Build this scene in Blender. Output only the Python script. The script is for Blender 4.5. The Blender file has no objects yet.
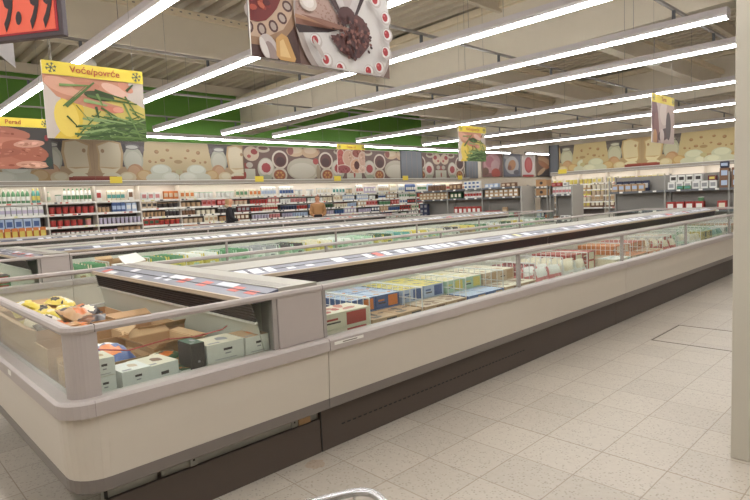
import bpy, bmesh, math, random
from mathutils import Vector, Matrix
random.seed(7)
SC = bpy.context.scene
COL = SC.collection
PI = math.pi

# ------------------------------------------------------------------ materials
def lin(c):
    return tuple(((v/255)/12.92 if v/255 <= .04045 else ((v/255+.055)/1.055)**2.4) for v in c)
_mats = {}
def mat(name, rgb=(200,200,200), rough=.5, metal=0, noise=0, nscale=20, emit=0, spec=.5, bump=0):
    if name in _mats: return _mats[name]
    m = bpy.data.materials.new(name); m.use_nodes = True
    nt = m.node_tree; b = nt.nodes['Principled BSDF']
    c = lin(rgb)
    b.inputs['Roughness'].default_value = rough
    b.inputs['Metallic'].default_value = metal
    b.inputs['Specular IOR Level'].default_value = spec
    tc = nt.nodes.new('ShaderNodeTexCoord'); n = nt.nodes.new('ShaderNodeTexNoise')
    n.inputs['Scale'].default_value = nscale; n.inputs['Detail'].default_value = 4
    nt.links.new(tc.outputs['Object'], n.inputs['Vector'])
    r = nt.nodes.new('ShaderNodeMapRange')
    a = max(noise, .015)
    r.inputs['To Min'].default_value = 1-a; r.inputs['To Max'].default_value = 1+a
    nt.links.new(n.outputs['Fac'], r.inputs['Value'])
    mx = nt.nodes.new('ShaderNodeVectorMath'); mx.operation = 'SCALE'
    mx.inputs[0].default_value = c; nt.links.new(r.outputs[0], mx.inputs['Scale'])
    nt.links.new(mx.outputs[0], b.inputs['Base Color'])
    if emit:
        b.inputs['Emission Color'].default_value = (*c, 1); b.inputs['Emission Strength'].default_value = emit
    if bump:
        bp = nt.nodes.new('ShaderNodeBump'); bp.inputs['Strength'].default_value = bump
        nt.links.new(n.outputs['Fac'], bp.inputs['Height']); nt.links.new(bp.outputs[0], b.inputs['Normal'])
    _mats[name] = m
    return m
INKF = (1, 1, 1)
def C(r, g, b):                      # flat printed colour, inks a little muted
    l = .3*r+.59*g+.11*b; r, g, b = [int(min(255, ((v*.86+l*.14)*.93+4)*k)) for v, k in zip((r, g, b), INKF)]
    return mat('print_%d_%d_%d' % (r, g, b), (r, g, b), .55, noise=.04, nscale=60)
def glass(name, tint, rmul=1.0):
    m = bpy.data.materials.new(name); m.use_nodes = True
    nt = m.node_tree; nt.nodes.clear()
    o = nt.nodes.new('ShaderNodeOutputMaterial'); t = nt.nodes.new('ShaderNodeBsdfTransparent')
    g = nt.nodes.new('ShaderNodeBsdfGlossy'); mx = nt.nodes.new('ShaderNodeMixShader')
    f = nt.nodes.new('ShaderNodeFresnel'); f.inputs['IOR'].default_value = 1.5
    ge = nt.nodes.new('ShaderNodeNewGeometry'); mr = nt.nodes.new('ShaderNodeMapRange')   # same reflectance from both faces of the pane
    mr.inputs['To Min'].default_value = 1.5; mr.inputs['To Max'].default_value = 1/1.5
    nt.links.new(ge.outputs['Backfacing'], mr.inputs['Value']); nt.links.new(mr.outputs[0], f.inputs['IOR'])
    t.inputs['Color'].default_value = (*tint, 1); g.inputs['Roughness'].default_value = .03
    mu = nt.nodes.new('ShaderNodeMath'); mu.operation = 'MULTIPLY'; mu.inputs[1].default_value = rmul
    nt.links.new(f.outputs[0], mu.inputs[0]); nt.links.new(mu.outputs[0], mx.inputs[0])
    nt.links.new(t.outputs[0], mx.inputs[1]); nt.links.new(g.outputs[0], mx.inputs[2])
    nt.links.new(mx.outputs[0], o.inputs[0])
    return m

GLASS = glass('clear_glass', (.95, .98, .96), 1.0)
CABG = mat('cabinet_grey_plastic', (176,166,160), .45)
CABG2 = mat('cabinet_grey_metal', (160,153,147), .45)
PANEL = mat('cabinet_white_panel', (200,191,177), .4)
TRIM = mat('cabinet_trim_grey', (118,110,104), .45)
KICK = mat('kick_plate_brown', (84,73,66), .5)
GALV = mat('galvanised_steel', (158,158,150), .45, .3, noise=.12, nscale=30)
LINER = mat('freezer_liner', (205,205,192), .5)
LOUVRE = mat('dark_grille', (58,46,44), .6)
RAILB = mat('price_rail_blue_grey', (92,92,108), .3)
DECK = mat('deck_cream', (160,155,142), .5, noise=.06, nscale=150)
LIPB = mat('lip_beige', (190,172,150), .5)
WIRE = mat('white_wire', (225,225,222), .4)
CHROME = mat('chrome_wire', (200,200,200), .25, .9)
SHELFG = mat('gondola_grey', (150,148,142), .5)
SHELFP = mat('gondola_back_panel', (140,136,130), .6)
SHELFD = mat('shelf_edge_dark', (98,100,104), .5)
WHITE = mat('white_enamel', (228,226,218), .45)
COOLW = mat('cooler_white', (222,214,204), .5)
BLACKP = mat('black_plastic', (30,30,32), .5)
CARDB = mat('cardboard', (178,138,98), .8, noise=.06, nscale=30)
CARDB2 = mat('cardboard_light', (200,165,125), .8, noise=.06, nscale=30)
BEIGE = mat('ceiling_concrete', (208,198,180), .8, noise=.05, nscale=3)
BEIGE2 = mat('ceiling_beam_flange', (218,204,178), .8, noise=.1, nscale=12)
DECKM = mat('corrugated_deck', (192,180,162), .6, noise=.05, nscale=5)
GREENW = mat('green_wall_paint', (92,138,54), .7)
WALLB = mat('wall_beige_paint', (188,176,158), .8)
STRUT = mat('strut_dark_metal', (140,134,128), .5)
HOUS = mat('lamp_housing', (205,198,200), .5)
LAMP = mat('lamp_diffuser', (252,252,251), .5, emit=32.5)
CLAMP = mat('cooler_lamp', (255,250,240), .5, emit=16)
COOLD = mat('cooler_shelf_shade', (104,96,92), .6)  # dark grey standing in for the shade between cooler shelves
CANO = mat('canopy_grey', (150,142,132), .5)
PILD = mat('pillar_cladding_grey', (96,98,102), .6)
COLM = mat('column_paint', (184,177,162), .7, noise=.02, nscale=4)

# ------------------------------------------------------------------ mesh builder
class MB:
    def __init__(s): s.v = []; s.f = []; s.m = []; s.ms = []
    def mi(s, m):
        if m not in s.ms: s.ms.append(m)
        return s.ms.index(m)
    def add(s, vs, fs, m):
        k = len(s.v); i = s.mi(m)
        s.v += [tuple(p) for p in vs]
        for f in fs: s.f.append([k+a for a in f]); s.m.append(i)
        return s
    def box(s, x0, y0, z0, x1, y1, z1, m, mats=None, bev=0):
        """mats: optional dict face-> material, faces: -z +z -y +x +y -x"""
        if bev:
            b = min(bev, abs(x1-x0)*.3, abs(y1-y0)*.3, abs(z1-z0)*.3)
            vs = []
            for (a, c, d) in ((0,b,b), (b,0,b), (b,b,0)):
                for X in (x0+a, x1-a):
                    for Y in (y0+c, y1-c):
                        for Z in (z0+d, z1-d): vs.append((X, Y, Z))
            q = lambda g, i, j, k: g*8+i*4+j*2+k
            F = []
            for i in (0,1):
                r = [q(0,i,0,0), q(0,i,1,0), q(0,i,1,1), q(0,i,0,1)]; F.append(r if i else r[::-1])
                r = [q(1,0,i,0), q(1,0,i,1), q(1,1,i,1), q(1,1,i,0)]; F.append(r if i else r[::-1])
                r = [q(2,0,0,i), q(2,1,0,i), q(2,1,1,i), q(2,0,1,i)]; F.append(r if i else r[::-1])
            for a in (0,1):
                for b2 in (0,1):
                    F.append([q(0,a,b2,0), q(0,a,b2,1), q(1,a,b2,1), q(1,a,b2,0)])
                    F.append([q(0,a,0,b2), q(0,a,1,b2), q(2,a,1,b2), q(2,a,0,b2)])
                    F.append([q(1,0,a,b2), q(1,1,a,b2), q(2,1,a,b2), q(2,0,a,b2)])
                    for c in (0,1): F.append([q(0,a,b2,c), q(1,a,b2,c), q(2,a,b2,c)])
            return s.add(vs, F, m)
        vs = [(x0,y0,z0),(x1,y0,z0),(x1,y1,z0),(x0,y1,z0),(x0,y0,z1),(x1,y0,z1),(x1,y1,z1),(x0,y1,z1)]
        fs = [(0,3,2,1),(4,5,6,7),(0,1,5,4),(1,2,6,5),(2,3,7,6),(3,0,4,7)]
        if not mats: return s.add(vs, fs, m)
        for n, f in zip(('-z','+z','-y','+x','+y','-x'), fs): s.add(vs, [f], mats.get(n, m))
        return s
    def prism(s, prof, a0, a1, axis, m):
        """prof: closed list of (u,z); axis 'x': u is y ; axis 'y': u is x"""
        n = len(prof)
        P = (lambda t, u, z: (t, u, z)) if axis == 'x' else (lambda t, u, z: (u, t, z))
        vs = [P(a0, u, z) for u, z in prof] + [P(a1, u, z) for u, z in prof]
        fs = [[i, (i+1) % n, n+(i+1) % n, n+i] for i in range(n)] + [list(range(n))[::-1], list(range(n, 2*n))]
        return s.add(vs, fs, m)
    def tube(s, pts, r, m, n=6, caps=True):
        pts = [Vector(p) for p in pts]; rs = r if isinstance(r, (list, tuple)) else [r]*len(pts)
        k = len(s.v); vs = []; fs = []
        up = None
        for i, p in enumerate(pts):
            d = (pts[min(i+1, len(pts)-1)]-pts[max(i-1, 0)]).normalized()
            if up is None:
                a = Vector((0,0,1)) if abs(d.z) < .9 else Vector((1,0,0)); up = (a-d*a.dot(d)).normalized()
            else: up = (up-d*up.dot(d)).normalized()
            w = d.cross(up)
            for j in range(n):
                t = 2*PI*j/n; vs.append(p+(up*math.cos(t)+w*math.sin(t))*rs[i])
        for i in range(len(pts)-1):
            for j in range(n): fs.append([i*n+j, i*n+(j+1) % n, (i+1)*n+(j+1) % n, (i+1)*n+j])
        if caps: fs += [list(range(n))[::-1], [(len(pts)-1)*n+j for j in range(n)]]
        return s.add(vs, fs, m)
    def lathe(s, prof, cx, cy, m, n=12, z0=0):
        vs = []; fs = []
        for r, z in prof:
            for j in range(n): vs.append((cx+r*math.cos(2*PI*j/n), cy+r*math.sin(2*PI*j/n), z0+z))
        for i in range(len(prof)-1):
            for j in range(n): fs.append([i*n+j, i*n+(j+1) % n, (i+1)*n+(j+1) % n, (i+1)*n+j])
        fs += [list(range(n))[::-1], [(len(prof)-1)*n+j for j in range(n)]]
        return s.add(vs, fs, m)
    def mesh(s, name, smooth=False):
        me = bpy.data.meshes.new(name); me.from_pydata(s.v, [], s.f)
        for m in s.ms: me.materials.append(m)
        me.polygons.foreach_set('material_index', s.m)
        if smooth: me.polygons.foreach_set('use_smooth', [True]*len(s.f))
        me.update(); return me
    def build(s, name, parent=None, loc=(0,0,0), smooth=False):
        o = bpy.data.objects.new(name, s.mesh(name, smooth)); COL.objects.link(o)
        o.location = loc
        if parent: o.parent = parent
        return o

def tag(o, label, cat, group=None, kind=None):
    if label: o['label'] = label
    if cat: o['category'] = cat
    if group: o['group'] = group
    if kind: o['kind'] = kind
    return o
def thing(name, label, cat, loc=(0,0,0), rz=0, group=None):
    o = bpy.data.objects.new(name, None); COL.objects.link(o)
    o.location = loc; o.rotation_euler = (0, 0, rz); o.empty_display_size = .1
    return tag(o, label, cat, group)
def struct(name, mb, label=None):
    o = mb.build(name); o['kind'] = 'structure'
    if label: o['label'] = label
    return o
KIDS = {}
def dup(root, loc, label=None, group=None, rz=None):
    def cp(o, par):
        c = o.copy(); COL.objects.link(c)
        if par: c.parent = par
        for ch in o.children: cp(ch, c)
        return c
    r = cp(root, None); r.location = loc
    if rz is not None: r.rotation_euler = (0, 0, rz)
    if label: r['label'] = label
    if group: r['group'] = group
    return r

# ------------------------------------------------------------------ flat printed art
def clip(poly, w, h):
    def cut(P, ax, lim, sg):
        out = []
        for i in range(len(P)):
            a, b = P[i-1], P[i]
            ia = (a[ax]-lim)*sg >= 0; ib = (b[ax]-lim)*sg >= 0
            if ia != ib:
                t = (lim-a[ax])/(b[ax]-a[ax]); q = [a[0]+(b[0]-a[0])*t, a[1]+(b[1]-a[1])*t]; out.append(q)
            if ib: out.append(list(b))
        return out
    for ax, lim, sg in ((0,0,1),(0,w,-1),(1,0,1),(1,h,-1)):
        if len(poly) < 3: return []
        poly = cut(poly, ax, lim, sg)
    return poly
def ell(cx, cz, rx, rz=None, rot=0, n=20, wob=0, seed=0):
    rz = rz or rx; R = random.Random(seed)
    out = []
    for i in range(n):
        t = 2*PI*i/n; k = 1+(R.random()-.5)*wob
        x, z = rx*math.cos(t)*k, rz*math.sin(t)*k
        out.append((cx+x*math.cos(rot)-z*math.sin(rot), cz+x*math.sin(rot)+z*math.cos(rot)))
    return out
def bar(x0, z0, x1, z1, w, taper=1):
    d = Vector((x1-x0, z1-z0)).normalized(); n = Vector((-d.y, d.x))*w/2
    return [(x0-n.x, z0-n.y), (x1-n.x*taper, z1-n.y*taper), (x1+n.x*taper, z1+n.y*taper), (x0+n.x, z0+n.y)]
def art(mb, layers, w, h, d0=0, step=.0006, side=-1):
    """front side faces -y (side=-1) or mirrored +y"""
    for k, (poly, m) in enumerate(layers):
        P = clip([list(p) for p in poly], w, h)
        if len(P) < 3: continue
        y = (d0+step*(k+1))*side
        mb.add([((p[0] if side < 0 else w-p[0]), y, p[1]) for p in P], [list(range(len(P)))], m)
def text(body, size, m, name, parent, loc, rot=(PI/2,0,0), shear=0, xs=1, bold=0, align='CENTER'):
    cu = bpy.data.curves.new(name, 'FONT'); cu.body = body; cu.size = size; cu.align_x = align
    cu.extrude = .0006; cu.shear = shear; cu.offset = bold; cu.resolution_u = 3
    o = bpy.data.objects.new(name, cu); COL.objects.link(o)
    dg = bpy.context.evaluated_depsgraph_get()
    me = bpy.data.meshes.new_from_object(o.evaluated_get(dg)); me.name = name
    bpy.data.objects.remove(o)
    me.materials.clear(); me.materials.append(m)
    t = bpy.data.objects.new(name, me); COL.objects.link(t)
    t.location = loc; t.rotation_euler = rot; t.scale = (xs, 1, 1); t.parent = parent
    return t

# ------------------------------------------------------------------ camera
F = 560.292
Rr = Vector((0.7190686, -0.69353762, -0.04411258)); Dn = Vector((-0.09302376, -0.03315396, -0.99511175)); Fw = Vector((0.68868493, 0.71965713, -0.08835545))
cd = bpy.data.cameras.new('camera'); cam = bpy.data.objects.new('camera', cd); COL.objects.link(cam)
cd.sensor_width = 36; cd.lens = F*36/750; cd.clip_start = .05; cd.clip_end = 200
Mx = Matrix((Rr, -Dn, -Fw)).transposed().to_4x4(); Mx.translation = (0, 0, 1.45)
cam.matrix_world = Mx
SC.camera = cam
SC.view_settings.view_transform = 'Standard'; SC.view_settings.look = 'None'; SC.view_settings.gamma = 1; SC.view_settings.exposure = -.04
w = bpy.data.worlds.new('world'); SC.world = w; w.use_nodes = True; w.node_tree.nodes['Background'].inputs[0].default_value = (0,0,0,1)
# ------------------------------------------------------------------ room
def floor_mat():
    m = bpy.data.materials.new('terrazzo_tiles'); m.use_nodes = True; nt = m.node_tree; N = nt.nodes; L = nt.links
    b = N['Principled BSDF']
    tc = N.new('ShaderNodeTexCoord'); mp = N.new('ShaderNodeMapping'); T = .3395
    mp.inputs['Location'].default_value = (-(1.933 % T), -(2.349 % T), 0)
    L.new(tc.outputs['Object'], mp.inputs[0])
    sx = N.new('ShaderNodeSeparateXYZ'); L.new(mp.outputs[0], sx.inputs[0])
    def ma(op, a, bb=None):
        n = N.new('ShaderNodeMath'); n.operation = op
        for i, v in enumerate((a, bb)):
            if v is None: continue
            if isinstance(v, (int, float)): n.inputs[i].default_value = v
            else: L.new(v, n.inputs[i])
        return n.outputs[0]
    def line(o, w=.0028):
        f = ma('FRACT', ma('DIVIDE', o, T)); e = ma('MINIMUM', f, ma('SUBTRACT', 1, f)); return ma('LESS_THAN', e, w/T)
    g = ma('MAXIMUM', line(sx.outputs[0]), line(sx.outputs[1]))
    s2 = N.new('ShaderNodeSeparateXYZ'); L.new(tc.outputs['Object'], s2.inputs[0])
    jt = ma('LESS_THAN', ma('ABSOLUTE', ma('SUBTRACT', s2.outputs[0], 2.9515)), .0035)
    # per-tile tone
    cx = ma('FLOOR', ma('DIVIDE', sx.outputs[0], T)); cy = ma('FLOOR', ma('DIVIDE', sx.outputs[1], T))
    cb = N.new('ShaderNodeCombineXYZ'); L.new(cx, cb.inputs[0]); L.new(cy, cb.inputs[1])
    wn = N.new('ShaderNodeTexWhiteNoise'); L.new(cb.outputs[0], wn.inputs[0])
    # speckles
    vo = N.new('ShaderNodeTexVoronoi'); vo.inputs['Scale'].default_value = 62; L.new(tc.outputs['Object'], vo.inputs['Vector'])
    sp = N.new('ShaderNodeValToRGB'); sp.color_ramp.elements[0].position = .0; sp.color_ramp.elements[1].position = .42
    sp.color_ramp.elements[0].color = (.42,.40,.38,1); sp.color_ramp.elements[1].color = (1,1,1,1)
    sel = ma('GREATER_THAN', ma('MULTIPLY', 1, vo.outputs['Color']), .45)
    L.new(vo.outputs['Distance'], sp.inputs[0])
    ns = N.new('ShaderNodeTexNoise'); ns.inputs['Scale'].default_value = 30; ns.inputs['Detail'].default_value = 6; L.new(tc.outputs['Object'], ns.inputs['Vector'])
    nl = N.new('ShaderNodeTexNoise'); nl.inputs['Scale'].default_value = 1.2; nl.inputs['Detail'].default_value = 3; L.new(tc.outputs['Object'], nl.inputs['Vector'])
    base = N.new('ShaderNodeMix'); base.data_type = 'RGBA'; base.inputs['A'].default_value = (*lin((160,150,137)),1); base.inputs['B'].default_value = (*lin((194,184,169)),1)
    tone = ma('ADD', ma('MULTIPLY', wn.outputs[0], .3), ma('ADD', ma('MULTIPLY', ns.outputs[0], .4), ma('MULTIPLY', nl.outputs[0], .35)))
    L.new(tone, base.inputs['Factor'])
    m1 = N.new('ShaderNodeMix'); m1.data_type = 'RGBA'; m1.blend_type = 'MULTIPLY'; L.new(base.outputs['Result'], m1.inputs['A']); L.new(sp.outputs[0], m1.inputs['B'])
    L.new(ma('MULTIPLY', sel, .85), m1.inputs['Factor'])
    m2 = N.new('ShaderNodeMix'); m2.data_type = 'RGBA'; L.new(m1.outputs['Result'], m2.inputs['A']); m2.inputs['B'].default_value = (*lin((138,122,106)),1)
    L.new(ma('MAXIMUM', ma('MULTIPLY', g, .8), jt), m2.inputs['Factor'])
    # brown spill stain near the kick plate
    dst = N.new('ShaderNodeVectorMath'); dst.operation = 'DISTANCE'; L.new(tc.outputs['Object'], dst.inputs[0]); dst.inputs[1].default_value = (1.80, 2.44, 0)
    st = ma('MULTIPLY', ma('LESS_THAN', ma('ADD', dst.outputs['Value'], ma('MULTIPLY', ns.outputs[0], .06)), .085), .35)
    m3 = N.new('ShaderNodeMix'); m3.data_type = 'RGBA'; L.new(m2.outputs['Result'], m3.inputs['A']); m3.inputs['B'].default_value = (*lin((160,120,78)),1); L.new(st, m3.inputs['Factor'])
    L.new(m3.outputs['Result'], b.inputs['Base Color'])
    b.inputs['Roughness'].default_value = .42; b.inputs['Specular IOR Level'].default_value = .3
    return m
FLOORM = floor_mat()
mb = MB(); mb.box(-8, -6, -.1, 36, 22, 0, FLOORM); struct('floor', mb)
RX, RY = 24.35, 17.5
mb = MB(); mb.box(-8, RY, 0, 36, RY+.2, 6.2, WALLB, {'-y': WALLB}); struct('wall_back', mb)
mb = MB(); mb.box(0, RY-.02, 3.58, 24.0, RY-.001, 5.6, GREENW); mb.box(16.1, RY-.06, 3.58, 16.16, RY-.02, 5.6, GREENW); o = struct('trim_1', mb)
mb = MB(); mb.box(RX, -6, 0, RX+.2, 13.2, 6.2, WALLB); struct('wall_right', mb)
mb = MB(); mb.box(35.8, 13.2, 0, 36, RY, 6.2, WALLB); mb.box(RX+.2, 13.0, 0, 36, 13.2, 6.2, WALLB); struct('wall_alcove', mb)
mb = MB(); mb.box(-8.2, -6, 0, -8, RY+.2, 6.2, WALLB); struct('wall_left', mb)
mb = MB(); mb.box(-8.2, -6.2, 0, 36, -6, 6.2, WALLB); struct('wall_front', mb)
# corrugated roof deck: ribs run along y
def roofz(y): return 5.58-.008*max(y, 0)*1.0
mb = MB()
prof = []; x = -8.0
while x < 36:
    prof += [(x, 0), (x+.13, 0), (x+.17, .13), (x+.32, .13)]; x += .36
vs = []; 
for Y in (-6, 17.6):
    for u, z in prof: vs.append((u, Y, roofz(Y)+z))
n = len(prof); fs = [[i, i+1, n+i+1, n+i] for i in range(n-1)]
mb.add(vs, fs, DECKM); mb.box(-8.2, -6.2, 6.3, 36, 17.7, 6.4, DECKM)
struct('ceiling', mb)
# beams along x
k = 1
BM = [(-8,10.45,Y,4.45,5.28) for Y in (-5.0,10.6)]+[(10.95,20.0,Y,4.4,4.95) for Y in (-2.0,1.5,5.2,8.6,10.8,13.4)]+[(20.5,RX,Y,4.4,4.95) for Y in (-2.0,1.5,5.2,8.6,10.8)]+[(20.5,35.8,13.5,4.4,4.95)]
for xa, xb, Y, z0, z1 in BM:
    mb = MB()
    mb.box(xa, Y, z0+.06, xb, Y+.16, z1-.1, BEIGE); mb.box(xa, Y-.05, z0, xb, Y+.21, z0+.06, BEIGE)
    mb.box(xa, Y-.10, z1-.12, xb, Y+.26, z1, BEIGE2)
    if z1 > 5:
        for i in range(int((xb-xa)/.18)): mb.box(xa+i*.18, Y-.102, z1-.07, xa+i*.18+.05, Y-.0995, z1-.045, STRUT)
    struct('trim_%d' % (k+10), mb); k += 1
# purlins carrying the deck
for Y in (-3.4, -1.0, 1.6, 4.2, 6.8, 13.8, 17.1):
    mb = MB(); mb.box(-8, Y, roofz(Y)-.26, 35.8, Y+.10, roofz(Y)-.002, BEIGE); struct('trim_%d' % (k+10), mb); k += 1
# deep girders along y, falling towards the back wall
for X in (10.45, 20.0):
    mb = MB()
    def gz(y): return 3.95+(17.5-y)*.025
    for (xa, xb, da, db) in ((X+.06, X+.44, .0, 1.2), (X, X+.5, 0, .27), (X-.06, X+.56, 1.12, 1.26)):
        ya, yb = -6, 17.48
        vs = []
        for y in (ya, yb):
            for xx in (xa, xb):
                for d in (da, db): vs.append((xx, y, gz(y)+d))
        mb.add(vs, [(0,1,3,2),(4,6,7,5),(0,4,5,1),(2,3,7,6),(0,2,6,4),(1,5,7,3)], BEIGE if da < 1 else BEIGE2)
    struct('trim_%d' % (k+10), mb); k += 1
# floor hatch groove
mb = MB(); g = mat('groove_dark', (92,82,74), .7)
for a in ((5.52,1.30,5.535,2.0),(6.285,1.30,6.30,2.0),(5.52,1.99,6.30,2.003),(5.52,1.30,6.30,1.312)):
    mb.box(a[0],a[1],-.01,a[2],a[3],.0015,g)
struct('trim_90', mb)
# column in the right foreground
mb = MB(); mb.box(3.32, .712, 0, 3.9, .80, 5.5, COLM, bev=.004); mb.box(3.36, .709, .9, 3.5, .7125, 1.75, PILD); struct('trim_91', mb, 'beige painted square column at the right edge')

# ------------------------------------------------------------------ light rows
def light_row(x0, y0, x1, y1, z, label, group, n_wires=None):
    L = math.hypot(x1-x0, y1-y0); rz = math.atan2(y1-y0, x1-x0)
    t = thing('ceiling_light', label, 'light fixture', (x0, y0, z), rz, group)
    mb = MB(); mb.prism([(-.06,.035),(.06,.035),(.09,.06),(.08,.14),(-.08,.14),(-.09,.06)], 0, L, 'x', HOUS)
    mb.box(0,-.062,0,.012,.062,.05,HOUS); mb.box(L-.012,-.062,0,L,.062,.05,HOUS)
    mb.build('housing', t)
    mb = MB(); k = 0
    while k*1.5 < L-.01:
        a, b = k*1.5+.014, min((k+1)*1.5, L)-.014
        mb.prism([(-.030,.0),(.030,.0),(.036,.034),(-.036,.034)], a, b, 'x', LAMP); k += 1
    mb.build('diffuser', t)
    yy = 1.2
    ct = math.cos(rz); st_ = math.sin(rz)
    while yy < L:
        Y = y0+st_*yy
        mb = MB(); mb.tube([(yy,0,.15),(yy,0,roofz(Y)-z+.0)], .004, STRUT, 4); mb.build('hanging_wire', t); yy += 3.0
    return t
ZL = 3.585
for x, od in ((.85,'just left of the camera'),(-1.1,'second to the left of the camera'),(-3.0,'farthest to the left')):
    light_row(x, -3.0, x, 15.1, ZL, 'long white ceiling light row %s' % od, 'long ceiling light rows')
xs = [2.72, 4.66, 6.52, 8.55, 10.36, 13.95, 17.6, 22.05]
ords = ['nearest the left side of the hall', 'passing right of the green bean sign', 'passing behind the cake sign', 'whose near end stops short of the column',
        'fifth from the left', 'sixth from the left', 'seventh from the left', 'farthest right before the mural wall']
for x, od in zip(xs, ords):
    light_row(x, (2.14 if x == 8.55 else -3.0), x, 15.25, ZL, 'long white ceiling light row %s' % od, 'long ceiling light rows')
light_row(6.2, 16.55, 26.0, 16.55, ZL, 'long crosswise ceiling light row in front of the back wall mural', 'crosswise ceiling light rows')
light_row(27.2, 16.3, 31.6, 16.3, ZL, 'short crosswise ceiling light row in the far right alcove', 'crosswise ceiling light rows')
light_row(27.2, 14.6, 33.6, 14.6, ZL, 'second crosswise ceiling light row in the far right alcove', 'crosswise ceiling light rows')
# dark strut channels carrying the rows
for i, (Y, lb) in enumerate(((2.8,'nearest'),(5.62,'second nearest'),(8.65,'third nearest'),(11.6,'fourth nearest'),(14.5,'farthest'))):
    t = thing('strut_channel', 'dark metal strut channel above the light rows, %s of the five' % lb, 'ceiling strut', (1.5, Y, 3.86), 0, 'strut channels above the light rows')
    mb = MB(); mb.box(0,-.02,0,21.5,.02,.035,STRUT); mb.build('channel', t)
    for x in xs:
        if x == 8.55 and Y < 2: continue
        mb = MB(); mb.box(x-1.5-.018,-.018,-.158,x-1.5+.018,.018,0,PILD); mb.build('bracket', t)
    for x in (.5, 6.2, 12.0, 17.5, 21.2):
        mb = MB(); mb.tube([(x,0,.05),(x,0,roofz(Y)-3.86)], .005, STRUT, 4); mb.build('hanging_wire', t)
# round loudspeaker / detector discs
for p, lb in (((4.1,12.6,4.52),'white round ceiling device left of the big girder'),((12.9,4.6,4.15),'white round ceiling device beyond the near end of the lights')):
    t = thing('ceiling_speaker', lb, 'ceiling device', p)
    MB().lathe([(.02,-.1),(.12,-.085),(.14,0),(.10,.1),(.03,.14)],0,0,WHITE,14).build('bowl', t, smooth=True)
    mb = MB(); mb.tube([(0,0,.13),(0,0,roofz(p[1])-p[2])],.008,STRUT,5); mb.build('stem', t)
# ------------------------------------------------------------------ island freezers
W = 2.6; Y1, Y2, Y3 = 2.40, 7.08, 11.5; X0 = .57; XE = 1.92-.57
def rectpath(d, L, R=.12, n=7):
    """open U path: near edge -> left end -> far edge, inset d"""
    r = max(R-d, .015); pts = [(L, d)]
    for i in range(n+1):
        t = PI/2*i/n; pts.append((d+r-r*math.sin(t), d+r-r*math.cos(t)))
    for i in range(n+1):
        t = PI/2*i/n; pts.append((d+r-r*math.cos(t), W-d-r+r*math.sin(t)))
    pts.append((L, W-d)); return pts
def sweep(mb, prof, L, m, sel=None, closed=True, R=.12):
    """prof: (inset, z) closed profile swept along the U path"""
    rows = [[(p[0], p[1], z) for p in rectpath(d, L, R)] for d, z in prof]
    if sel: rows = [r[sel[0]:sel[1]] for r in rows]
    n = len(rows[0]); k = len(rows); vs = [p for r in rows for p in r]; fs = []
    for i in range(k if closed else k-1):
        j = (i+1) % k
        for a in range(n-1): fs.append([i*n+a, i*n+a+1, j*n+a+1, j*n+a])
    if closed: fs += [[i*n for i in range(k)], [i*n+n-1 for i in range(k)][::-1]]
    mb.add(vs, fs, m)
BUMP = [(.0,.625),(.0,.68),(.012,.692),(.085,.692),(.085,.625)]
RAIL = [(.045,.962),(.04,.975),(.045,.99),(.055,.995),(.085,.99),(.09,.97),(.08,.96)]
LABC = [C(235,235,238), C(225,228,236), C(240,238,236), C(232,106,92), C(228,222,150)]
def mirror(prof): return [(W-u, z) for u, z in prof]
def labels_u(par, x0, x1, far=False, dens=1.0, rnd=None, limit=30):
    """price labels lying on the sloped rail of a console running along x"""
    R = rnd or random; x = x0; k = 0
    while x < x1-.14 and k < limit:
        w = R.choice((.07,.09,.12))
        if R.random() < dens:
            y0, z0, y1_, z1 = .925, .974, 1.06, 1.003
            if R.random() < .4: y1_, z1 = 1.0, .990
            q = [(x,y0,z0),(x+w,y0,z0),(x+w,y1_,z1),(x,y1_,z1)]
            if far: q = [(a, W-b, c) for a, b, c in q][::-1]
            m = R.choices(LABC, (6,4,3,1,1))[0]
            q2 = [(a, b, c-.004) for a, b, c in q]
            mb = MB(); mb.add(q+q2, [(0,1,2,3),(7,6,5,4),(0,4,5,1),(1,5,6,2),(2,6,7,3),(3,7,4,0)], m)
            mb.build('price_label', par); k += 1
        x += w+R.choice((.03,.05,.1))
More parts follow.
